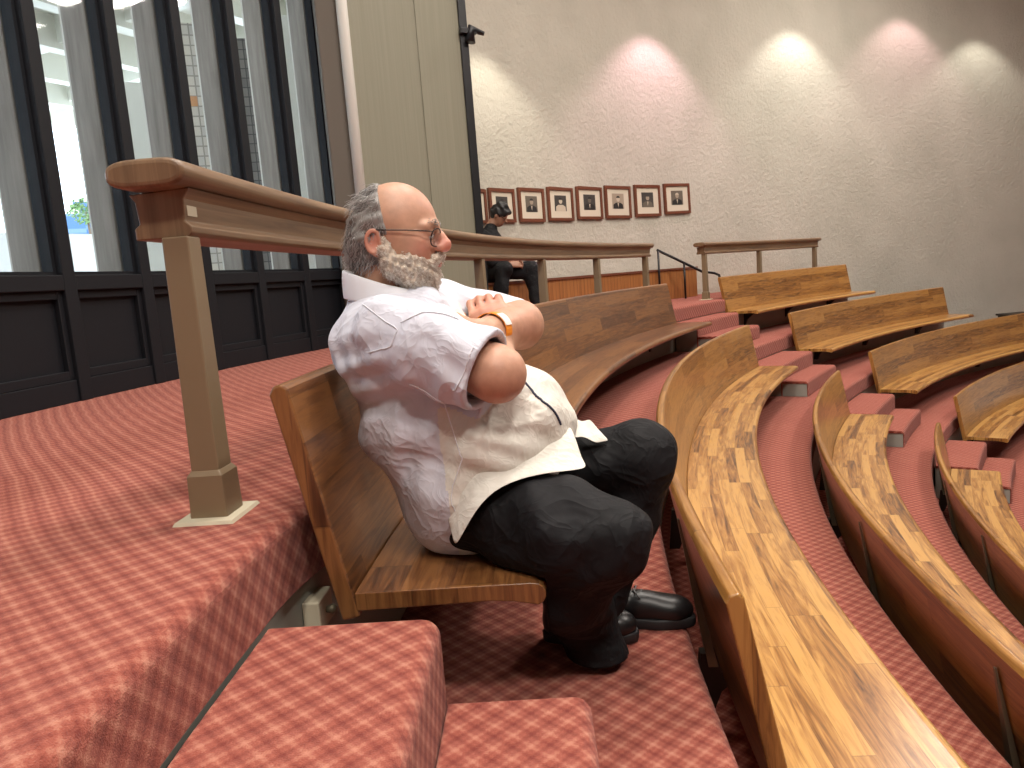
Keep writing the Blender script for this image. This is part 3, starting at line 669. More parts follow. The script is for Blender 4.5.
# ================================================================== the bearded man on the bench
H = P(395, 232, 1.88)
hf = Vector((.982, -.045, -.165)).normalized(); hl = Vector((-.045, -1, 0)); hl = (hl - hf*hl.dot(hf)).normalized(); hu = hl.cross(hf)
if hu.z < 0: hu = -hu
HA = (hf, hl, hu)
def h3(f, l, u): return H + hf*f + hl*l + hu*u
man = empty('person', P(470, 555, 1.93), 'bearded man in a white shirt and black trousers sitting on the bench with crossed arms', 'person')
def lean(deg): a = math.radians(deg); return (Vector((math.cos(a), 0, -math.sin(a))), Vector((0,1,0)), Vector((math.sin(a), 0, math.cos(a))))
NECK0, NECK1 = P(383, 292, 1.91), h3(-.03, 0, -.055)
SHR, ELR, WRR = P(392, 333, 1.76), P(497, 374, 1.665), P(499, 347, 1.93)
SHL, ELL, WRL = P(442, 309, 2.12), P(519, 325, 2.02), P(483, 333, 1.80)
HIPR, KNR, ANR = P(518, 518, 1.79), P(606, 540, 1.69), P(584, 614, 1.97)
HIPL, KNL, ANL = P(525, 482, 2.07), P(642, 455, 1.96), P(606, 588, 2.03)
def torso(F, g, k=.05):
    F.ell(P(410, 352, 1.93), (.175+g, .20+g, .165+g), lean(15), k)
    F.ell(P(380, 340, 1.93), (.100+g, .18+g, .12+g), lean(10), k)
    F.ell(P(424, 420, 1.93), (.165+g, .20+g, .14+g), lean(-10), k)
    F.ell(P(484, 438, 1.92), (.232+g, .215+g, .180+g), lean(-20), k)
    F.ell(P(462, 488, 1.93), (.155+g, .205+g, .17+g), lean(0), k)
    F.cone(P(398, 330, 1.80), P(438, 312, 2.08), .075+g, .070+g, k)
# --- body: one continuous surface (head, neck, trunk, arms, hands, legs)
F = Field((-.47, 1.45, -.53), (.52, 2.36, .80), .008, [((H.x-.16, H.y-.12, H.z-.17), (H.x+.17, H.y+.12, H.z+.14), .003)])
torso(F, -.03)
F.cone(NECK0, NECK1, .070, .062, .03); F.cone(P(392, 300, 1.91), h3(.03, 0, -.09), .046, .05, .03)
F.ell(h3(0, 0, .012), (.103, .080, .107), HA, .02)
F.ell(h3(.040, 0, -.045), (.062, .062, .085), HA, .03)
F.ell(h3(.055, 0, -.095), (.046, .050, .036), HA, .03)
for s in (-1, 1):
    F.ell(h3(.060, s*.040, -.032), (.032, .026, .030), HA, .02)
    F.cone(h3(.094, s*.010, .024), h3(.080, s*.052, .016), .012, .010, .014)
    F.ell(h3(.106, s*.034, -.002), (.016, .018, .012), HA, .012, sub=True)
    F.ell(h3(.087, s*.033, .003), (.013, .017, .0125), HA, .004)
    F.ell(h3(.113, s*.015, -.029), (.012, .0085, .009), HA, .006)
    F.cone(h3(.102, s*.022, -.070), h3(.113, 0, -.067), .005, .007, .006)
    F.ell(h3(-.032, s*.081, -.034), (.013, .006, .022), HA, .008)
    ring = [h3(-.032 + .0150*math.cos(a)*(1 if math.cos(a) > 0 else 1.2), s*(.084+.004*(math.cos(a) < 0)), -.031 + .026*math.sin(a) - .004*math.cos(a)) for a in np.linspace(-.25*PI, 1.45*PI, 14)]
    F.chain(ring, [.0048]*14, .003); F.ell(h3(-.026, s*.082, -.057), (.008, .006, .009), HA, .005)
    F.ell(h3(-.028, s*.088, -.036), (.005, .004, .008), HA, .005, sub=True)
F.chain([h3(.099, 0, .014), h3(.112, 0, -.002), h3(.124, 0, -.018)], [.0085, .0115, .0165], .010)
F.ell(h3(.121, 0, -.024), (.017, .0155, .014), HA, .008)
F.chain([SHR, ELR], [.062, .058], .02); F.cone(ELR, WRR, .058, .034, .03)
F.chain([SHL, ELL], [.058, .056], .02); F.cone(ELL, WRL, .062, .034, .03)
F.chain([HIPR, KNR, ANR], [.10, .065, .045], .03); F.chain([HIPL, KNL, ANL], [.09, .06, .042], .03)
hand(F, WRR, V3(-.22, .30, .92), V3(.1, .9, -.3), V3(-1, 0, -.1), 1.1, (.5, 1.0, .6), rad=.0105)
hand(F, WRL, V3(-.85, -.45, -.2), V3(-.2, .5, -.8), V3(0, -.3, 1), 1.05, (.2, .3, .3))
X, Y, Z = F.pts((slice(None),)*3); F.D = np.maximum(F.D, np.where(X < .03, -.155-Z, -.9)).astype(np.float32)
body = F.build('body', M['skin'], man, 1)
co_ = np.empty(len(body.data.vertices)*3, np.float32); body.data.vertices.foreach_get('co', co_); co_ = co_.reshape(-1, 3)
bl = np.zeros(len(co_))
for p, r_, wgt in ((h3(.125, 0, -.022), .020, 1.), (h3(-.04, .085, -.03), .03, .55), (h3(-.04, -.085, -.03), .03, .55), (h3(.075, .05, -.035), .022, .5), (h3(.075, -.05, -.035), .022, .5), (h3(.06, 0, .10), .05, .25), (ELR, .05, .25), (WRR + V3(0, .05, .09), .07, .45)):
    bl = np.maximum(bl, wgt*np.exp(-((co_-np.array(p))**2).sum(1)/(2*r_*r_)*1.2))
ca = body.data.color_attributes.new('blush', 'FLOAT_COLOR', 'POINT'); ca.data.foreach_set('color', np.stack([bl, bl, bl, np.ones_like(bl)], 1).astype(np.float32).ravel())
g0 = np.random.default_rng(3)
for s in (-1, 1):
    a = MB(); c = h3(.0875, s*.033, -.003)
    rows = [[c + (hf*math.cos(q)*math.cos(ph) + hl*math.cos(q)*math.sin(ph) + hu*math.sin(q))*.0135 for ph in np.linspace(0, 2*PI, 13)[:-1]] for q in np.linspace(-1.5, 1.5, 8)]
    a.grid(rows, lambda i, j: (0, 0), True, True); a.build('eye', M['eye'], man)
    a = MB()
    for q_ in range(46):
        t_ = g0.random(); b0 = h3(.1045-.020*t_*t_, s*(.014+.036*t_), .024+.006*math.sin(t_*2.6)+.003*g0.normal()); b0 += hf*.001
        a.tube([b0, b0 + hl*s*.006 + hf*.003 + hu*.002, b0 + hl*s*.012 + hf*.001 - hu*.001], [.0008, .0006, .0002], 3)
    a.build('eyebrow', M['hair'], man, merge=False)
a = MB(); a.tube([h3(.101, .022, -.0705), h3(.1155, .006, -.071), h3(.1155, -.006, -.071), h3(.101, -.022, -.0705)], [.002, .0052, .0052, .002], 8); a.build('lower_lip', M['lip'], man)

for s in (-1, 1):
    a = MB(); a.tube([h3(.1015, s*.022, .0), h3(.1000, s*.034, .001), h3(.0900, s*.047, -.003)], [.0012, .0016, .0008], 6); a.build('eyelash', M['wire'], man)
# --- hair
M['hair_lt'] = mat('silver_hair', (.42,.41,.40), .5)
F = Field((H.x-.17, H.y-.13, H.z-.17), (H.x+.06, H.y+.13, H.z+.16), .0035)
F.ell(h3(-.030, 0, .006), (.078, .086, .107), HA, .02)
F.ell(h3(-.054, 0, -.052), (.048, .070, .056), HA, .03)
F.ell(h3(-.074, 0, -.014), (.032, .072, .05), HA, .03)
F.wave(.0022, (130, 95, 170), ((.5, .2, 1), (1, .3, -.5), (-.3, .5, 1.)))
F.ell(h3(.045, 0, .125), (.085, .060, .075), HA, .02, sub=True)
for s in (-1, 1): F.ell(h3(-.022, s*.092, -.038), (.024, .03, .030), HA, .01, sub=True)
nrm_ = hf*.94 + hu*.34; F.cut(h3(-.006, 0, .0), nrm_); F.cut(h3(0, 0, -.112), -hu + hf*.4)
hair = F.build('hair', M['hair'], man, 1)
g = np.random.default_rng(5)
hv = np.empty(len(hair.data.vertices)*3, np.float32); hair.data.vertices.foreach_get('co', hv); hv = hv.reshape(-1, 3)
def strands(n, verts, flow, length, wob, lift, cen, steps=7):
    out = []; c0 = np.array(cen)
    for _ in range(n):
        p = verts[g.integers(len(verts))].astype(float).copy(); ph = g.random()*6.28; L_ = length*(.6+.8*g.random()); pts = []; f1 = 2+2.5*g.random()
        fl = np.array(flow(p)) + g.normal(size=3)*.25; fl /= np.linalg.norm(fl)
        nr = p-c0; nr /= np.linalg.norm(nr); sd = np.cross(nr, fl)
        for i in range(steps):
            t = i/(steps-1); pts.append(p + fl*L_*t + nr*(lift*(.4+math.sin(PI*min(t, .9)))) + sd*wob*math.sin(ph+f1*t*3) + nr*wob*.6*math.cos(ph+f1*t*3) - nr*t*L_*.22)
        out.append(pts)
    return out
def hflow(p):
    q = Vector(p)-H; u = q.dot(hu); return (-hf*.8 - hu*.45) if u > .045 else (-hf*.30 - hu*1.1)
side = hv[np.abs((hv-np.array(H))@np.array(hl)) < .2]
tube_curve('hair_strand', strands(1300, side, hflow, .036, .0030, .0022, h3(-.02, 0, 0)), .0010, M['hair_lt'], hair)
tube_curve('dark_hair_strand', strands(600, side, hflow, .036, .0030, .0018, h3(-.02, 0, 0)), .0009, M['hair_dk'], hair)

# --- beard and moustache
F = Field((H.x-.08, H.y-.12, H.z-.21), (H.x+.16, H.y+.12, H.z+.02), .003)
F.ell(h3(.062, 0, -.094), (.052, .060, .046), HA, .02); F.ell(h3(.066, 0, -.128), (.042, .050, .036), HA, .02)
for s in (-1, 1):
    F.chain([h3(-.016, s*.074, -.012), h3(-.010, s*.074, -.045), h3(.012, s*.068, -.080), h3(.050, s*.048, -.100)], [.007, .013, .022, .030], .02)
    F.chain([h3(.045, s*.058, -.062), h3(.072, s*.048, -.068)], [.017, .014], .02)
    F.chain([h3(.112, s*.003, -.048), h3(.106, s*.022, -.056), h3(.090, s*.038, -.076)], [.008, .0095, .010], .01)
F.ell(h3(.100, 0, -.094), (.014, .03, .018), HA, .015)
F.wave(.0016, (260, 310, 220), ((.6, .2, 1), (1, .3, -.5), (-.3, .7, 1.)))
F.cone(h3(.115, -.012, -.068), h3(.115, .012, -.068), .010, .010, .004, sub=True)
beard = F.build('beard', M['beard'], man, 1)
bv = np.empty(len(beard.data.vertices)*3, np.float32); beard.data.vertices.foreach_get('co', bv); bv = bv.reshape(-1, 3)
bf = lambda p: (hf*.25 - hu*1.)
tube_curve('beard_curl', strands(2600, bv, bf, .013, .0035, .0022, h3(.03, 0, -.06)), .0009, M['beard_w'], beard)
tube_curve('tan_beard_curl', strands(900, bv, bf, .014, .0035, .001, h3(.03, 0, -.06)), .0007, M['beard'], beard)

# --- spectacles
gl_ = bpy.data.objects.new('glasses', None); COL.objects.link(gl_); gl_.parent = man; gl_.location = H - man.location; gl_.empty_display_size = .05
gl_['label'] = 'thin dark wire-rimmed glasses'
for s in (-1, 1):
    ctr = h3(.1085, s*.034, -.006); rp = []
    for q in np.linspace(0, 2*PI, 25):
        l_, u_ = .0265*math.copysign(abs(math.cos(q))**.8, math.cos(q)), .0215*math.copysign(abs(math.sin(q))**.8, math.sin(q)); rp.append(ctr + hl*l_ + hu*u_ - hf*(.12*abs(l_)+.25*l_*s + .12*u_*-1))
    a = MB(); a.tube(rp, .0018, 6); a.build('rim', M['wire'], gl_)
    a = MB(); a.cap(rp[:-1]); a.cap([p - hf*.0012 for p in rp[:-1]][::-1]); a.build('lens', M['lens'], gl_)
    a = MB(); a.tube([h3(.099, s*.060, .006), h3(.090, s*.071, .006), h3(.040, s*.0835, .003), h3(-.030, s*.0875, -.003), h3(-.055, s*.086, -.014)], .0017, 6); a.build('temple_arm', M['wire'], gl_)
a = MB(); a.tube([h3(.108, .010, .004), h3(.116, .004, .010), h3(.116, -.004, .010), h3(.108, -.010, .004)], .0015, 6); a.build('bridge', M['wire'], gl_)

# --- shirt
F = Field((-.50, 1.42, -.20), (.28, 2.38, .56), .0055)
torso(F, 0.)
SLR = P(487, 372, 1.668); SLL = P(512, 323, 2.04)
F.chain([SHR, P(430, 346, 1.70), SLR + (SLR-SHR).normalized()*.05], [.088, .094, .090], .014)
F.cone(SHL, SLL, .082, .070, .03)
aR = (ELR-SHR).normalized()
F.cone(P(400, 318, 1.91), P(382, 314, 1.91), .085, .088, .03)
# folds
F.wave(.0035, (26, 34, 45), ((.7, .2, 1), (1, .5, -.6), (.2, .4, 1.)))
X, Y, Z = F.pts((slice(None),)*3)
# drag folds running from the armpit to the back and across the belly
def fold(c, dirn, acr, freq, amp, rad):
    global F
    t = (X-c[0])*dirn[0]+(Y-c[1])*dirn[1]+(Z-c[2])*dirn[2]; q = (X-c[0])*acr[0]+(Y-c[1])*acr[1]+(Z-c[2])*acr[2]
    w_ = np.exp(-((X-c[0])**2+(Y-c[1])**2+(Z-c[2])**2)/(rad*rad)); F.D = (F.D + amp*w_*(np.sin(q*freq + 2.2*np.sin(t*9)) - .3)).astype(np.float32)
fold(P(365, 385, 1.75), (.8, 0, .3), (-.4, 0, .9), 95, .008, .11)
fold(P(400, 450, 1.72), (.5, 0, .8), (.85, 0, -.4), 80, .007, .12)
fold(P(450, 370, 1.60), (.8, 0, -.5), (.5, 0, .85), 85, .005, .10)
fold(P(540, 430, 1.85), (.3, .3, -.9), (.8, -.3, .5), 90, .007, .11)
fold(P(470, 395, 1.60), (.5, 0, .9), (.9, 0, -.3), 120, .005, .07)
fold(P(345, 360, 1.80), (.2, .3, .9), (.6, -.6, .2), 90, .006, .09)
fold(P(500, 460, 1.72), (.9, .1, -.2), (.2, 0, .95), 110, .0055, .11)
fold(P(420, 310, 1.80), (.9, 0, -.3), (.3, 0, .9), 80, .005, .08)
# open sleeve ends and hem
d1 = (X-SLR.x)*aR.x+(Y-SLR.y)*aR.y+(Z-SLR.z)*aR.z
rr1 = np.sqrt(np.maximum((X-SLR.x)**2+(Y-SLR.y)**2+(Z-SLR.z)**2 - d1*d1, 0))
F.D = np.maximum(F.D, np.where((rr1 < .125) & (Y < 1.80) & (X > SLR.x-.06), d1, -1)).astype(np.float32)
F.cone(SLR - aR*.045, SLR + aR*.06, .079, .080, .004, sub=True)
F.D = np.maximum(F.D, -.167-Z).astype(np.float32)
F.ell(P(391, 276, 1.91), (.075, .075, .06), lean(15), .02, sub=True)
sh = F.mesh('shirt'); shirt = link('shirt', sh, [M['shirt'], M['shirt_front']], man, True)
q = shirt.modifiers.new('relax', 'SMOOTH'); q.factor = .5; q.iterations = 2
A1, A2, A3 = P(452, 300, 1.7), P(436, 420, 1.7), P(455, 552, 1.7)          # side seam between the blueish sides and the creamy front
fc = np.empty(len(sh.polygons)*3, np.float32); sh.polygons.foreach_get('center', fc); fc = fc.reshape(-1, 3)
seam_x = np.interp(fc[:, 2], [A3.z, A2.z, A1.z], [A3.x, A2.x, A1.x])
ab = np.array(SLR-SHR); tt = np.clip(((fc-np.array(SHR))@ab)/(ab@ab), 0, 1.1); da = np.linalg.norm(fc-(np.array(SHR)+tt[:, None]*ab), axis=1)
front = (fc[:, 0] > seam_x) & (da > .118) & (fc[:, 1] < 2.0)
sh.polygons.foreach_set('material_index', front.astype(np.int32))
# collar
Nc = P(388, 290, 1.91); mb = MB(); rows = []
for i in range(33):
    ph = 2*PI*i/32; cf, sf = math.cos(ph), math.sin(ph)          # cf=1 front, -1 back
    base = Nc + V3(cf*(.098 if cf > 0 else .100) + .012, sf*.092, -.030 - .028*cf); top = Nc + V3(cf*(.094 if cf > 0 else .106) + .006, sf*.088, .016 - .030*cf + .014*(cf < 0)*abs(cf))
    out = V3(cf*.022, sf*.022, 0)
    rows.append([base, top, top + out*.5 + V3(0,0,.002), base + out*1.1 + V3(.0,0,-.012)])
mb.grid(rows, lambda i, j: (i*.02, j*.03), True); col = mb.build('collar', M['shirt_seam'], shirt)
q = col.modifiers.new('thick', 'SOLIDIFY'); q.thickness = .003; q = col.modifiers.new('sub', 'SUBSURF'); q.levels = q.render_levels = 2
# cuff bands at the sleeve end, yoke and side seams
u1 = aR.orthogonal().normalized(); v1 = aR.cross(u1); mb = MB()
from mathutils.bvhtree import BVHTree
bt = BVHTree.FromPolygons([v.co.copy() for v in sh.vertices], [tuple(p.vertices) for p in sh.polygons])
def hug(pts, off=.0015, n=40):
    out = []
    P_ = [Vector(p) for p in pts]
    for i in range(n+1):
        t = i/n*(len(P_)-1); k_ = min(int(t), len(P_)-2); p = P_[k_].lerp(P_[k_+1], t-k_); h_ = bt.find_nearest(p)
        if h_[0] is not None: out.append(h_[0] + h_[1]*off)
    return out
for pts in ([P(476, 338, 1.56), P(463, 368, 1.55), P(446, 398, 1.58)], [P(358, 300, 1.72), P(385, 322, 1.60), P(372, 345, 1.60), P(352, 352, 1.66)],
            [P(395, 318, 1.62), P(425, 316, 1.64), P(462, 328, 1.65)], [P(398, 410, 1.62), P(437, 425, 1.62), P(450, 500, 1.62), P(455, 545, 1.62)]):
    mb.tube(hug(pts), .0011, 6)
mb.build('seam', M['shirt_seam'], shirt)
mb = MB(); mb.tube(hug([P(528, 362, 1.72), P(550, 395, 1.74), P(566, 425, 1.78)]), .0028, 6); mb.build('navy_piping', M['navy'], shirt)
mb = MB()                                                     # button band down the chest
for y_, x_ in ((300, 452), (311, 462), (322, 470)): 
    c = hug([P(x_, y_, 1.80), P(x_+1, y_, 1.80)], .002, 1)[0]; mb.box(c, (.009, .009, .009))
mb.build('button', M['shirt_front'], shirt, bevel=.003)
# loose shirt tails over the lap
def tail(pts, name='shirt_tail'):
    mb = MB(); rows = []
    for a_, b_ in pts: rows.append([a_.lerp(b_, t) + V3(0, 0, .006*math.sin(t*9+a_.x*40)) for t in np.linspace(0, 1, 7)])
    mb.grid(rows, lambda i, j: (0, 0), True); o = mb.build(name, M['shirt_front'], shirt)
    q = o.modifiers.new('t', 'SOLIDIFY'); q.thickness = .003; q = o.modifiers.new('s', 'SUBSURF'); q.levels = q.render_levels = 2
tail([(P(560, 418, 1.92), P(590, 420, 1.95)), (P(566, 428, 1.90), P(598, 432, 1.93)), (P(574, 438, 1.88), P(611, 444, 1.92))])
tail([(P(436, 470, 1.78), P(456, 553, 1.705)), (P(462, 462, 1.76), P(470, 518, 1.665)), (P(490, 452, 1.77), P(492, 490, 1.67)), (P(522, 440, 1.79), P(530, 476, 1.69)), (P(552, 428, 1.82), P(560, 472, 1.72)), (P(570, 424, 1.84), P(589, 472, 1.74))])

# --- trousers
F = Field((-.33, 1.48, -.53), (.55, 2.30, .12), .0065)
F.ell(P(480, 500, 1.93), (.16, .20, .12), lean(0), .04)
F.chain([HIPR, P(560, 530, 1.72), KNR], [.118, .112, .094], .03); F.chain([KNR, P(567, 582, 1.82), ANR], [.092, .106, .084], .03)
F.cone(ANR, P(600, 662, 1.95), .078, .078, .02)
F.chain([HIPL, KNL], [.108, .084], .03); F.chain([KNL, P(630, 520, 1.99), ANL], [.084, .068, .060], .03)
F.cone(ANL, ANL + V3(.0, 0, -.03), .060, .060, .02)
F.wave(.0025, (30, 42, 25), ((1, .2, .4), (.3, .5, 1), (.8, -.4, -.8)))
X, Y, Z = F.pts((slice(None),)*3)
fold(P(600, 580, 1.66), (.6, 0, .5), (.5, 0, -.8), 75, .007, .09)
fold(P(640, 520, 1.95), (.2, 0, .9), (.9, 0, .3), 60, .005, .09)
fold(P(630, 545, 1.62), (.3, 0, .9), (.9, 0, -.5), 110, .005, .07)
fold(P(580, 620, 1.88), (.9, 0, .1), (.2, 0, .95), 110, .007, .09)
fold(P(545, 500, 1.66), (.6, 0, -.7), (.8, 0, .5), 50, .006, .10)
F.D = np.maximum(F.D, np.where(X < .035, -.168-Z, -.9)).astype(np.float32)
ZF = -.51504
F.D = np.maximum(F.D, (ZF+.025)-Z).astype(np.float32)
tr = F.build('trousers', M['trousers'], man, 2)
# --- shoes
def shoe(heel, toe, name='shoe'):
    d = (toe-heel); L_ = d.length; d.normalize(); s = V3(-d.y, d.x, 0); U_ = V3(0, 0, 1); ax = (d, s, U_)
    def q(f, l, u): return heel + d*f*L_ + s*l + U_*u
    F = Field((min(heel.x, toe.x)-.08, min(heel.y, toe.y)-.1, ZF-.01), (max(heel.x, toe.x)+.08, max(heel.y, toe.y)+.1, ZF+.16), .004)
    F.ell(q(.76, 0, .045), (.24*L_, .046, .040), ax, .02); F.ell(q(.45, 0, .055), (.28*L_, .042, .045), ax, .03)
    F.ell(q(.16, 0, .055), (.17*L_, .038, .050), ax, .03); F.cone(q(.20, 0, .08), q(.17, 0, .12), .042, .044, .02)
    F.D = np.maximum(F.D, (ZF+.026)-F.pts((slice(None),)*3)[2]).astype(np.float32)
    up = F.build(name, M['shoe'], man, 1)
    mb = MB(); out = []
    for i in range(28):
        t = 2*PI*i/28; f = .5+.515*math.cos(t); w_ = .044*abs(math.sin(t))**.75*(1.06 if math.cos(t) > 0 else .86)*(1 if math.sin(t) > 0 else -1); out.append((f, w_))
    rows = [[q(f*sx+.5*(1-sx), w_*sw, u) for f, w_ in out] for u, sx, sw in ((0, .98, .95), (.004, 1, 1), (.024, 1.01, 1.03), (.030, .985, .97))]
    mb.grid(rows, lambda i, j: (0, 0), True, True); mb.cap(rows[0]); mb.cap(rows[-1][::-1]); mb.build('sole', M['sole'], up)
    mb = MB()
    for k_ in range(4):
        f = .36+.055*k_; z_ = .122-.010*k_
        mb.tube([q(f, -.022, z_-.012), q(f+.02, 0, z_), q(f, .022, z_-.012)], .0022, 6)
    mb.tube([q(.40, 0, .106), q(.43, -.03, .104), q(.47, -.036, .09)], .002, 6)
    mb.build('lace', M['lace'], up)
shoe(V3(.035, 2.0, ZF), V3(.285, 1.955, ZF)); shoe(V3(.185, 2.07, ZF), V3(.455, 2.02, ZF))
# --- wristband
dB = (ELL-WRL).normalized(); cB = WRL + (ELL-WRL)*.24; ub = dB.orthogonal().normalized(); vb = dB.cross(ub)
def arcband(a0, a1, r, mt, name):
    rows = []
    for t in np.linspace(a0, a1, max(6, int(30*(a1-a0)/6.3))):
        o_ = ub*math.cos(t)+vb*math.sin(t); rows.append([cB - dB*.018 + o_*r, cB + dB*.018 + o_*r, cB + dB*.018 + o_*(r+.0018), cB - dB*.018 + o_*(r+.0018)])
    mb = MB(); mb.grid(rows, lambda i, j: (0, 0), False, True); mb.cap(rows[0][::-1]); mb.cap(rows[-1]); return mb.build(name, mt, man)
# angle of the side facing up and to the camera
tc = V3(.3, -.8, .45); a0 = math.atan2(tc.dot(vb), tc.dot(ub))
wb = arcband(0, 2*PI*.999, .0435, M['band_o'], 'wristband'); wb['label'] = 'orange wristband'
lb_ = arcband(a0-.42, a0+.38, .0455, M['band_w'], 'wristband_label'); lb_.parent = wb; lb_.matrix_parent_inverse = parent_world(wb).inverted()

# ================================================================== the man in black with a phone
D9 = 8.95
bm_ = empty('person', P(495, 281, D9), 'man in black clothes sitting by the back wall looking down at a phone', 'person')
px = D9/FPX
F = Field(tuple(P(470, 320, D9) - V3(.1, .45, .05)), tuple(P(548, 196, D9) + V3(.1, .45, .05)), .022, [(tuple(P(482, 232, D9)-V3(0,.2,0)), tuple(P(514, 200, D9)+V3(0,.2,0)), .010), (tuple(P(502, 272, D9)-V3(0,.25,0)), tuple(P(525, 256, D9)+V3(0,.25,0)), .011)])
hd = P(499, 216, D9); bf_ = V3(.80, -.25, -.50).normalized(); bl_ = V3(-.25, -.95, 0).normalized(); bl_ = (bl_-bf_*bl_.dot(bf_)).normalized(); bu_ = bl_.cross(bf_); bu_ = bu_ if bu_.z > 0 else -bu_
b3 = lambda f, l, u: hd + bf_*f + bl_*l + bu_*u; BA = (bf_, bl_, bu_)
F.ell(b3(0, 0, .02), (.095, .075, .10), BA, .02); F.ell(b3(.035, 0, -.045), (.055, .055, .075), BA, .03); F.cone(b3(.09, 0, .0), b3(.112, 0, -.025), .010, .014, .012)
for s in (-1, 1): F.ell(b3(-.01, s*.078, -.01), (.018, .01, .03), BA, .01)
F.cone(b3(-.03, 0, -.06), P(486, 234, D9), .055, .06, .03)
F.ell(P(489, 252, D9), (.13, .17, .24), lean(8), .05); F.ell(P(492, 272, D9), (.14, .17, .12), lean(0), .05)
shn, shf = P(483, 237, D9-.19), P(487, 237, D9+.19); eln, elf = P(492, 262, D9-.24), P(494, 262, D9+.2); wn_, wf = P(510, 265, D9-.10), P(510, 264, D9+.04)
F.chain([shn, eln, wn_], [.06, .045, .032], .02); F.chain([shf, elf, wf], [.06, .045, .032], .02)
hand(F, wn_, V3(.9, .25, .1), V3(0, .6, .6), V3(0, .5, .8), 1.1, (.5, .5, .4), .012); hand(F, wf, V3(.9, -.2, .05), V3(0, -.6, .6), V3(0, -.4, .9), 1.1, (.5, .5, .4), .012)
kn1, kn2 = P(504, 270, D9-.25), P(531, 269, D9+.05); an1, an2 = P(497, 318, D9-.30), P(538, 312, D9+.02)
hp1, hp2 = P(488, 274, D9-.09), P(493, 273, D9+.10)
F.chain([hp1, kn1, an1], [.07, .06, .045], .02); F.chain([hp2, kn2, an2], [.07, .06, .045], .02)
F.build('body', M['skin_tan'], bm_, 1)
F = Field(tuple(hd-V3(.15,.15,.15)), tuple(hd+V3(.17,.15,.17)), .008)
F.ell(b3(-.016, 0, .040), (.108, .092, .110), BA, .02); F.ell(b3(.055, 0, .085), (.055, .07, .045), BA, .02); F.ell(b3(-.01, 0, .12), (.07, .07, .045), BA, .03)
F.wave(.005, (70, 90, 60), ((1, 0, .5), (.2, 1, .3), (.4, -.5, 1))); F.cut(b3(.05, 0, .0), bf_*.55 - bu_*.75); 
for s in (-1, 1): F.ell(b3(.0, s*.09, -.02), (.03, .03, .035), BA, .01, sub=True)
F.build('hair', M['black_hair'], bm_, 1)
a = MB(); a.tube([b3(.085, .055, .005), b3(.0, .082, .01)], .004, 6); a.tube([b3(.092, .03+.022*math.cos(t), -.004+.018*math.sin(t)) for t in np.linspace(0, 2*PI, 14)], .0035, 6)
a.build('glasses', M['wire'], bm_)
F = Field(tuple(P(470, 290, D9) - V3(.1, .45, .05)), tuple(P(520, 215, D9) + V3(.1, .45, .05)), .018)
F.ell(P(489, 252, D9), (.17, .23, .26), lean(8), .05); F.ell(P(489, 240, D9), (.13, .24, .10), lean(8), .05); F.ell(P(492, 270, D9), (.16, .195, .13), lean(0), .05); F.cone(P(486, 236, D9), P(491, 228, D9), .085, .068, .03)
F.chain([shn, eln, wn_.lerp(eln, .25)], [.085, .065, .048], .03); F.chain([shf, elf, wf.lerp(elf, .25)], [.085, .065, .048], .03)
F.wave(.006, (22, 28, 18), ((1, 0, .5), (.2, 1, .3), (.4, -.5, 1))); F.build('black_shirt', M['trousers'], bm_, 1)
F = Field(tuple(P(470, 322, D9) - V3(.1, .5, .05)), tuple(P(548, 255, D9) + V3(.1, .5, .05)), .018)
F.chain([hp1, kn1, an1], [.115, .095, .075], .04); F.chain([hp2, kn2, an2], [.115, .092, .066], .04); F.wave(.005, (22, 28, 18), ((1, 0, .5), (.2, 1, .3), (.4, -.5, 1)))
F.build('black_trousers', M['trousers'], bm_, 1)
for an_ in (an1, an2):
    z_ = .0; F = Field((an_.x-.14, an_.y-.12, -.01), (an_.x+.25, an_.y+.12, .2), .014)
    c = V3(an_.x, an_.y, 0); F.ell(c + V3(.11, 0, .035), (.11, .045, .04)); F.ell(c + V3(.0, 0, .05), (.07, .042, .055), None, .03); F.cone(c+V3(0,0,.05), V3(an_.x, an_.y, .15), .045, .04)
    F.D = np.maximum(F.D, .002-F.pts((slice(None),)*3)[2]).astype(np.float32); F.build('shoe', M['shoe'], bm_, 1)
ph = P(518, 262, D9-.03); root = empty('phone', ph, 'black phone held by the man in black', 'phone')
a = MB(); pd = V3(.75, -.1, .5).normalized(); ps = V3(0, 1, .1).normalized(); pn = pd.cross(ps); a.box(ph, (.15, .075, .009), (pd, ps, pn)); a.build('case', M['black_metal'], root, bevel=.004)
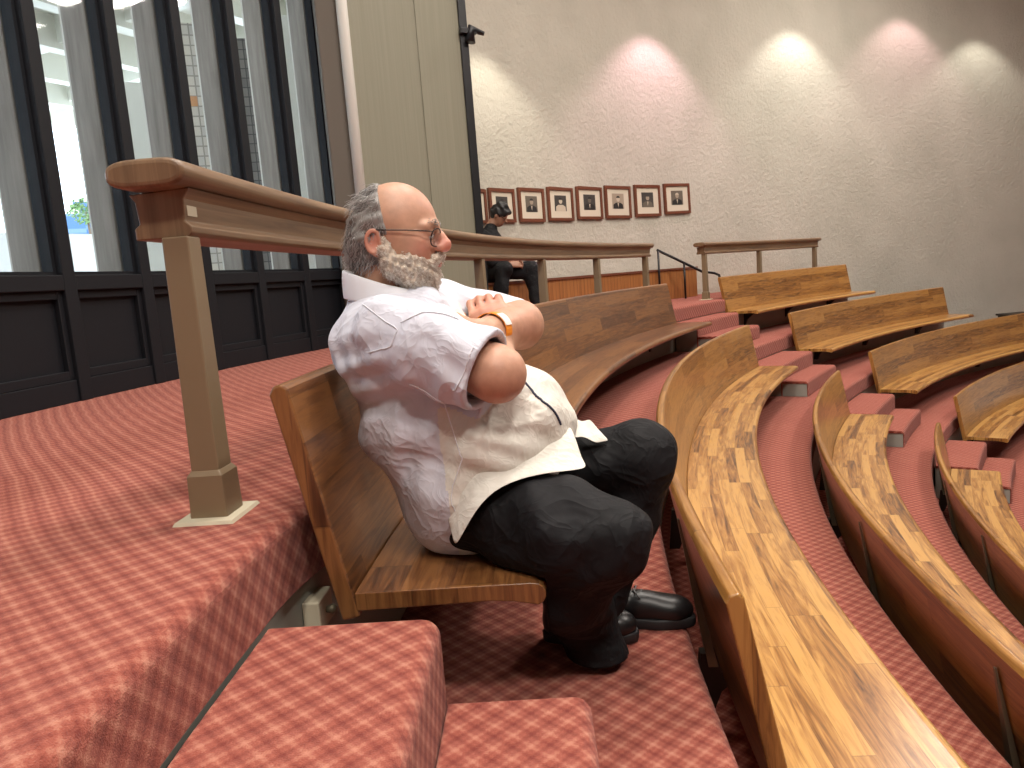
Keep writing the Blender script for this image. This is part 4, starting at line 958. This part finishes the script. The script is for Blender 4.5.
a = MB(); a.box(ph + pn*.0055*(-1 if pn.z < 0 else 1), (.14, .068, .001), (pd, ps, pn)); a.build('screen', M['navy'], root)
#ENDPEOPLE
# ------------------------------------------------------------------ light
w = bpy.data.worlds.new('sky'); sc.world = w; w.use_nodes = True
bg = w.node_tree.nodes['Background']; bg.inputs[0].default_value = (.80,.90,1.0,1); bg.inputs[1].default_value = 6.5
def area(name, loc, size, power, col, aim=None, shape='SQUARE'):
    l = bpy.data.lights.new(name, 'AREA'); l.energy = power; l.color = col; l.size = size; l.shape = shape
    o = bpy.data.objects.new(name, l); COL.objects.link(o); o.location = loc
    if aim is not None: o.rotation_euler = (Vector(aim)-Vector(loc)).to_track_quat('-Z', 'Y').to_euler()
    return o
for r, t, e in ((14.6,-.06,150), (13.4,-.28,260), (15.6,-.26,200), (12.8,1.1,110), (15.6,.10,120), (13.6,.20,240), (15.2,.42,70), (12.5,.62,170), (13.5,.95,170), (9.5,.1,330), (9.,.75,260)):
    area('overhead_fill', pol(r, t, 6.3), .8, e, (1,.92,.83))  # unseen area lights added overhead to brighten room, man and back wall
def spot(x, y, col, e, up=.62, off=.78, ang=106):
    p, th = onwall(x, y, WB); q = polw(WB-off, th, p.z+up)
    l = bpy.data.lights.new('wall_spot', 'SPOT'); l.energy = e; l.color = col; l.spot_size = math.radians(ang); l.spot_blend = .42; l.shadow_soft_size = .06
    o = bpy.data.objects.new('wall_spot', l); COL.objects.link(o); o.location = q
for a_s in ((648,36,(1,.60,.74),185), (792,30,(1,.95,.86),170), (900,18,(1,.64,.70),140), (975,40,(1,.95,.84),110), (478,52,(1,.94,.80),110)): spot(*a_s)
sun = bpy.data.lights.new('sun', 'SUN'); sun.energy = 1.; sun.angle = .01; so = bpy.data.objects.new('sun', sun); COL.objects.link(so); so.rotation_euler = (math.radians(28), math.radians(20), 0)
vs = sc.view_settings; vs.view_transform = 'Standard'; vs.look = 'None'; vs.exposure = 0.; vs.gamma = 1; vs.use_curve_mapping = False
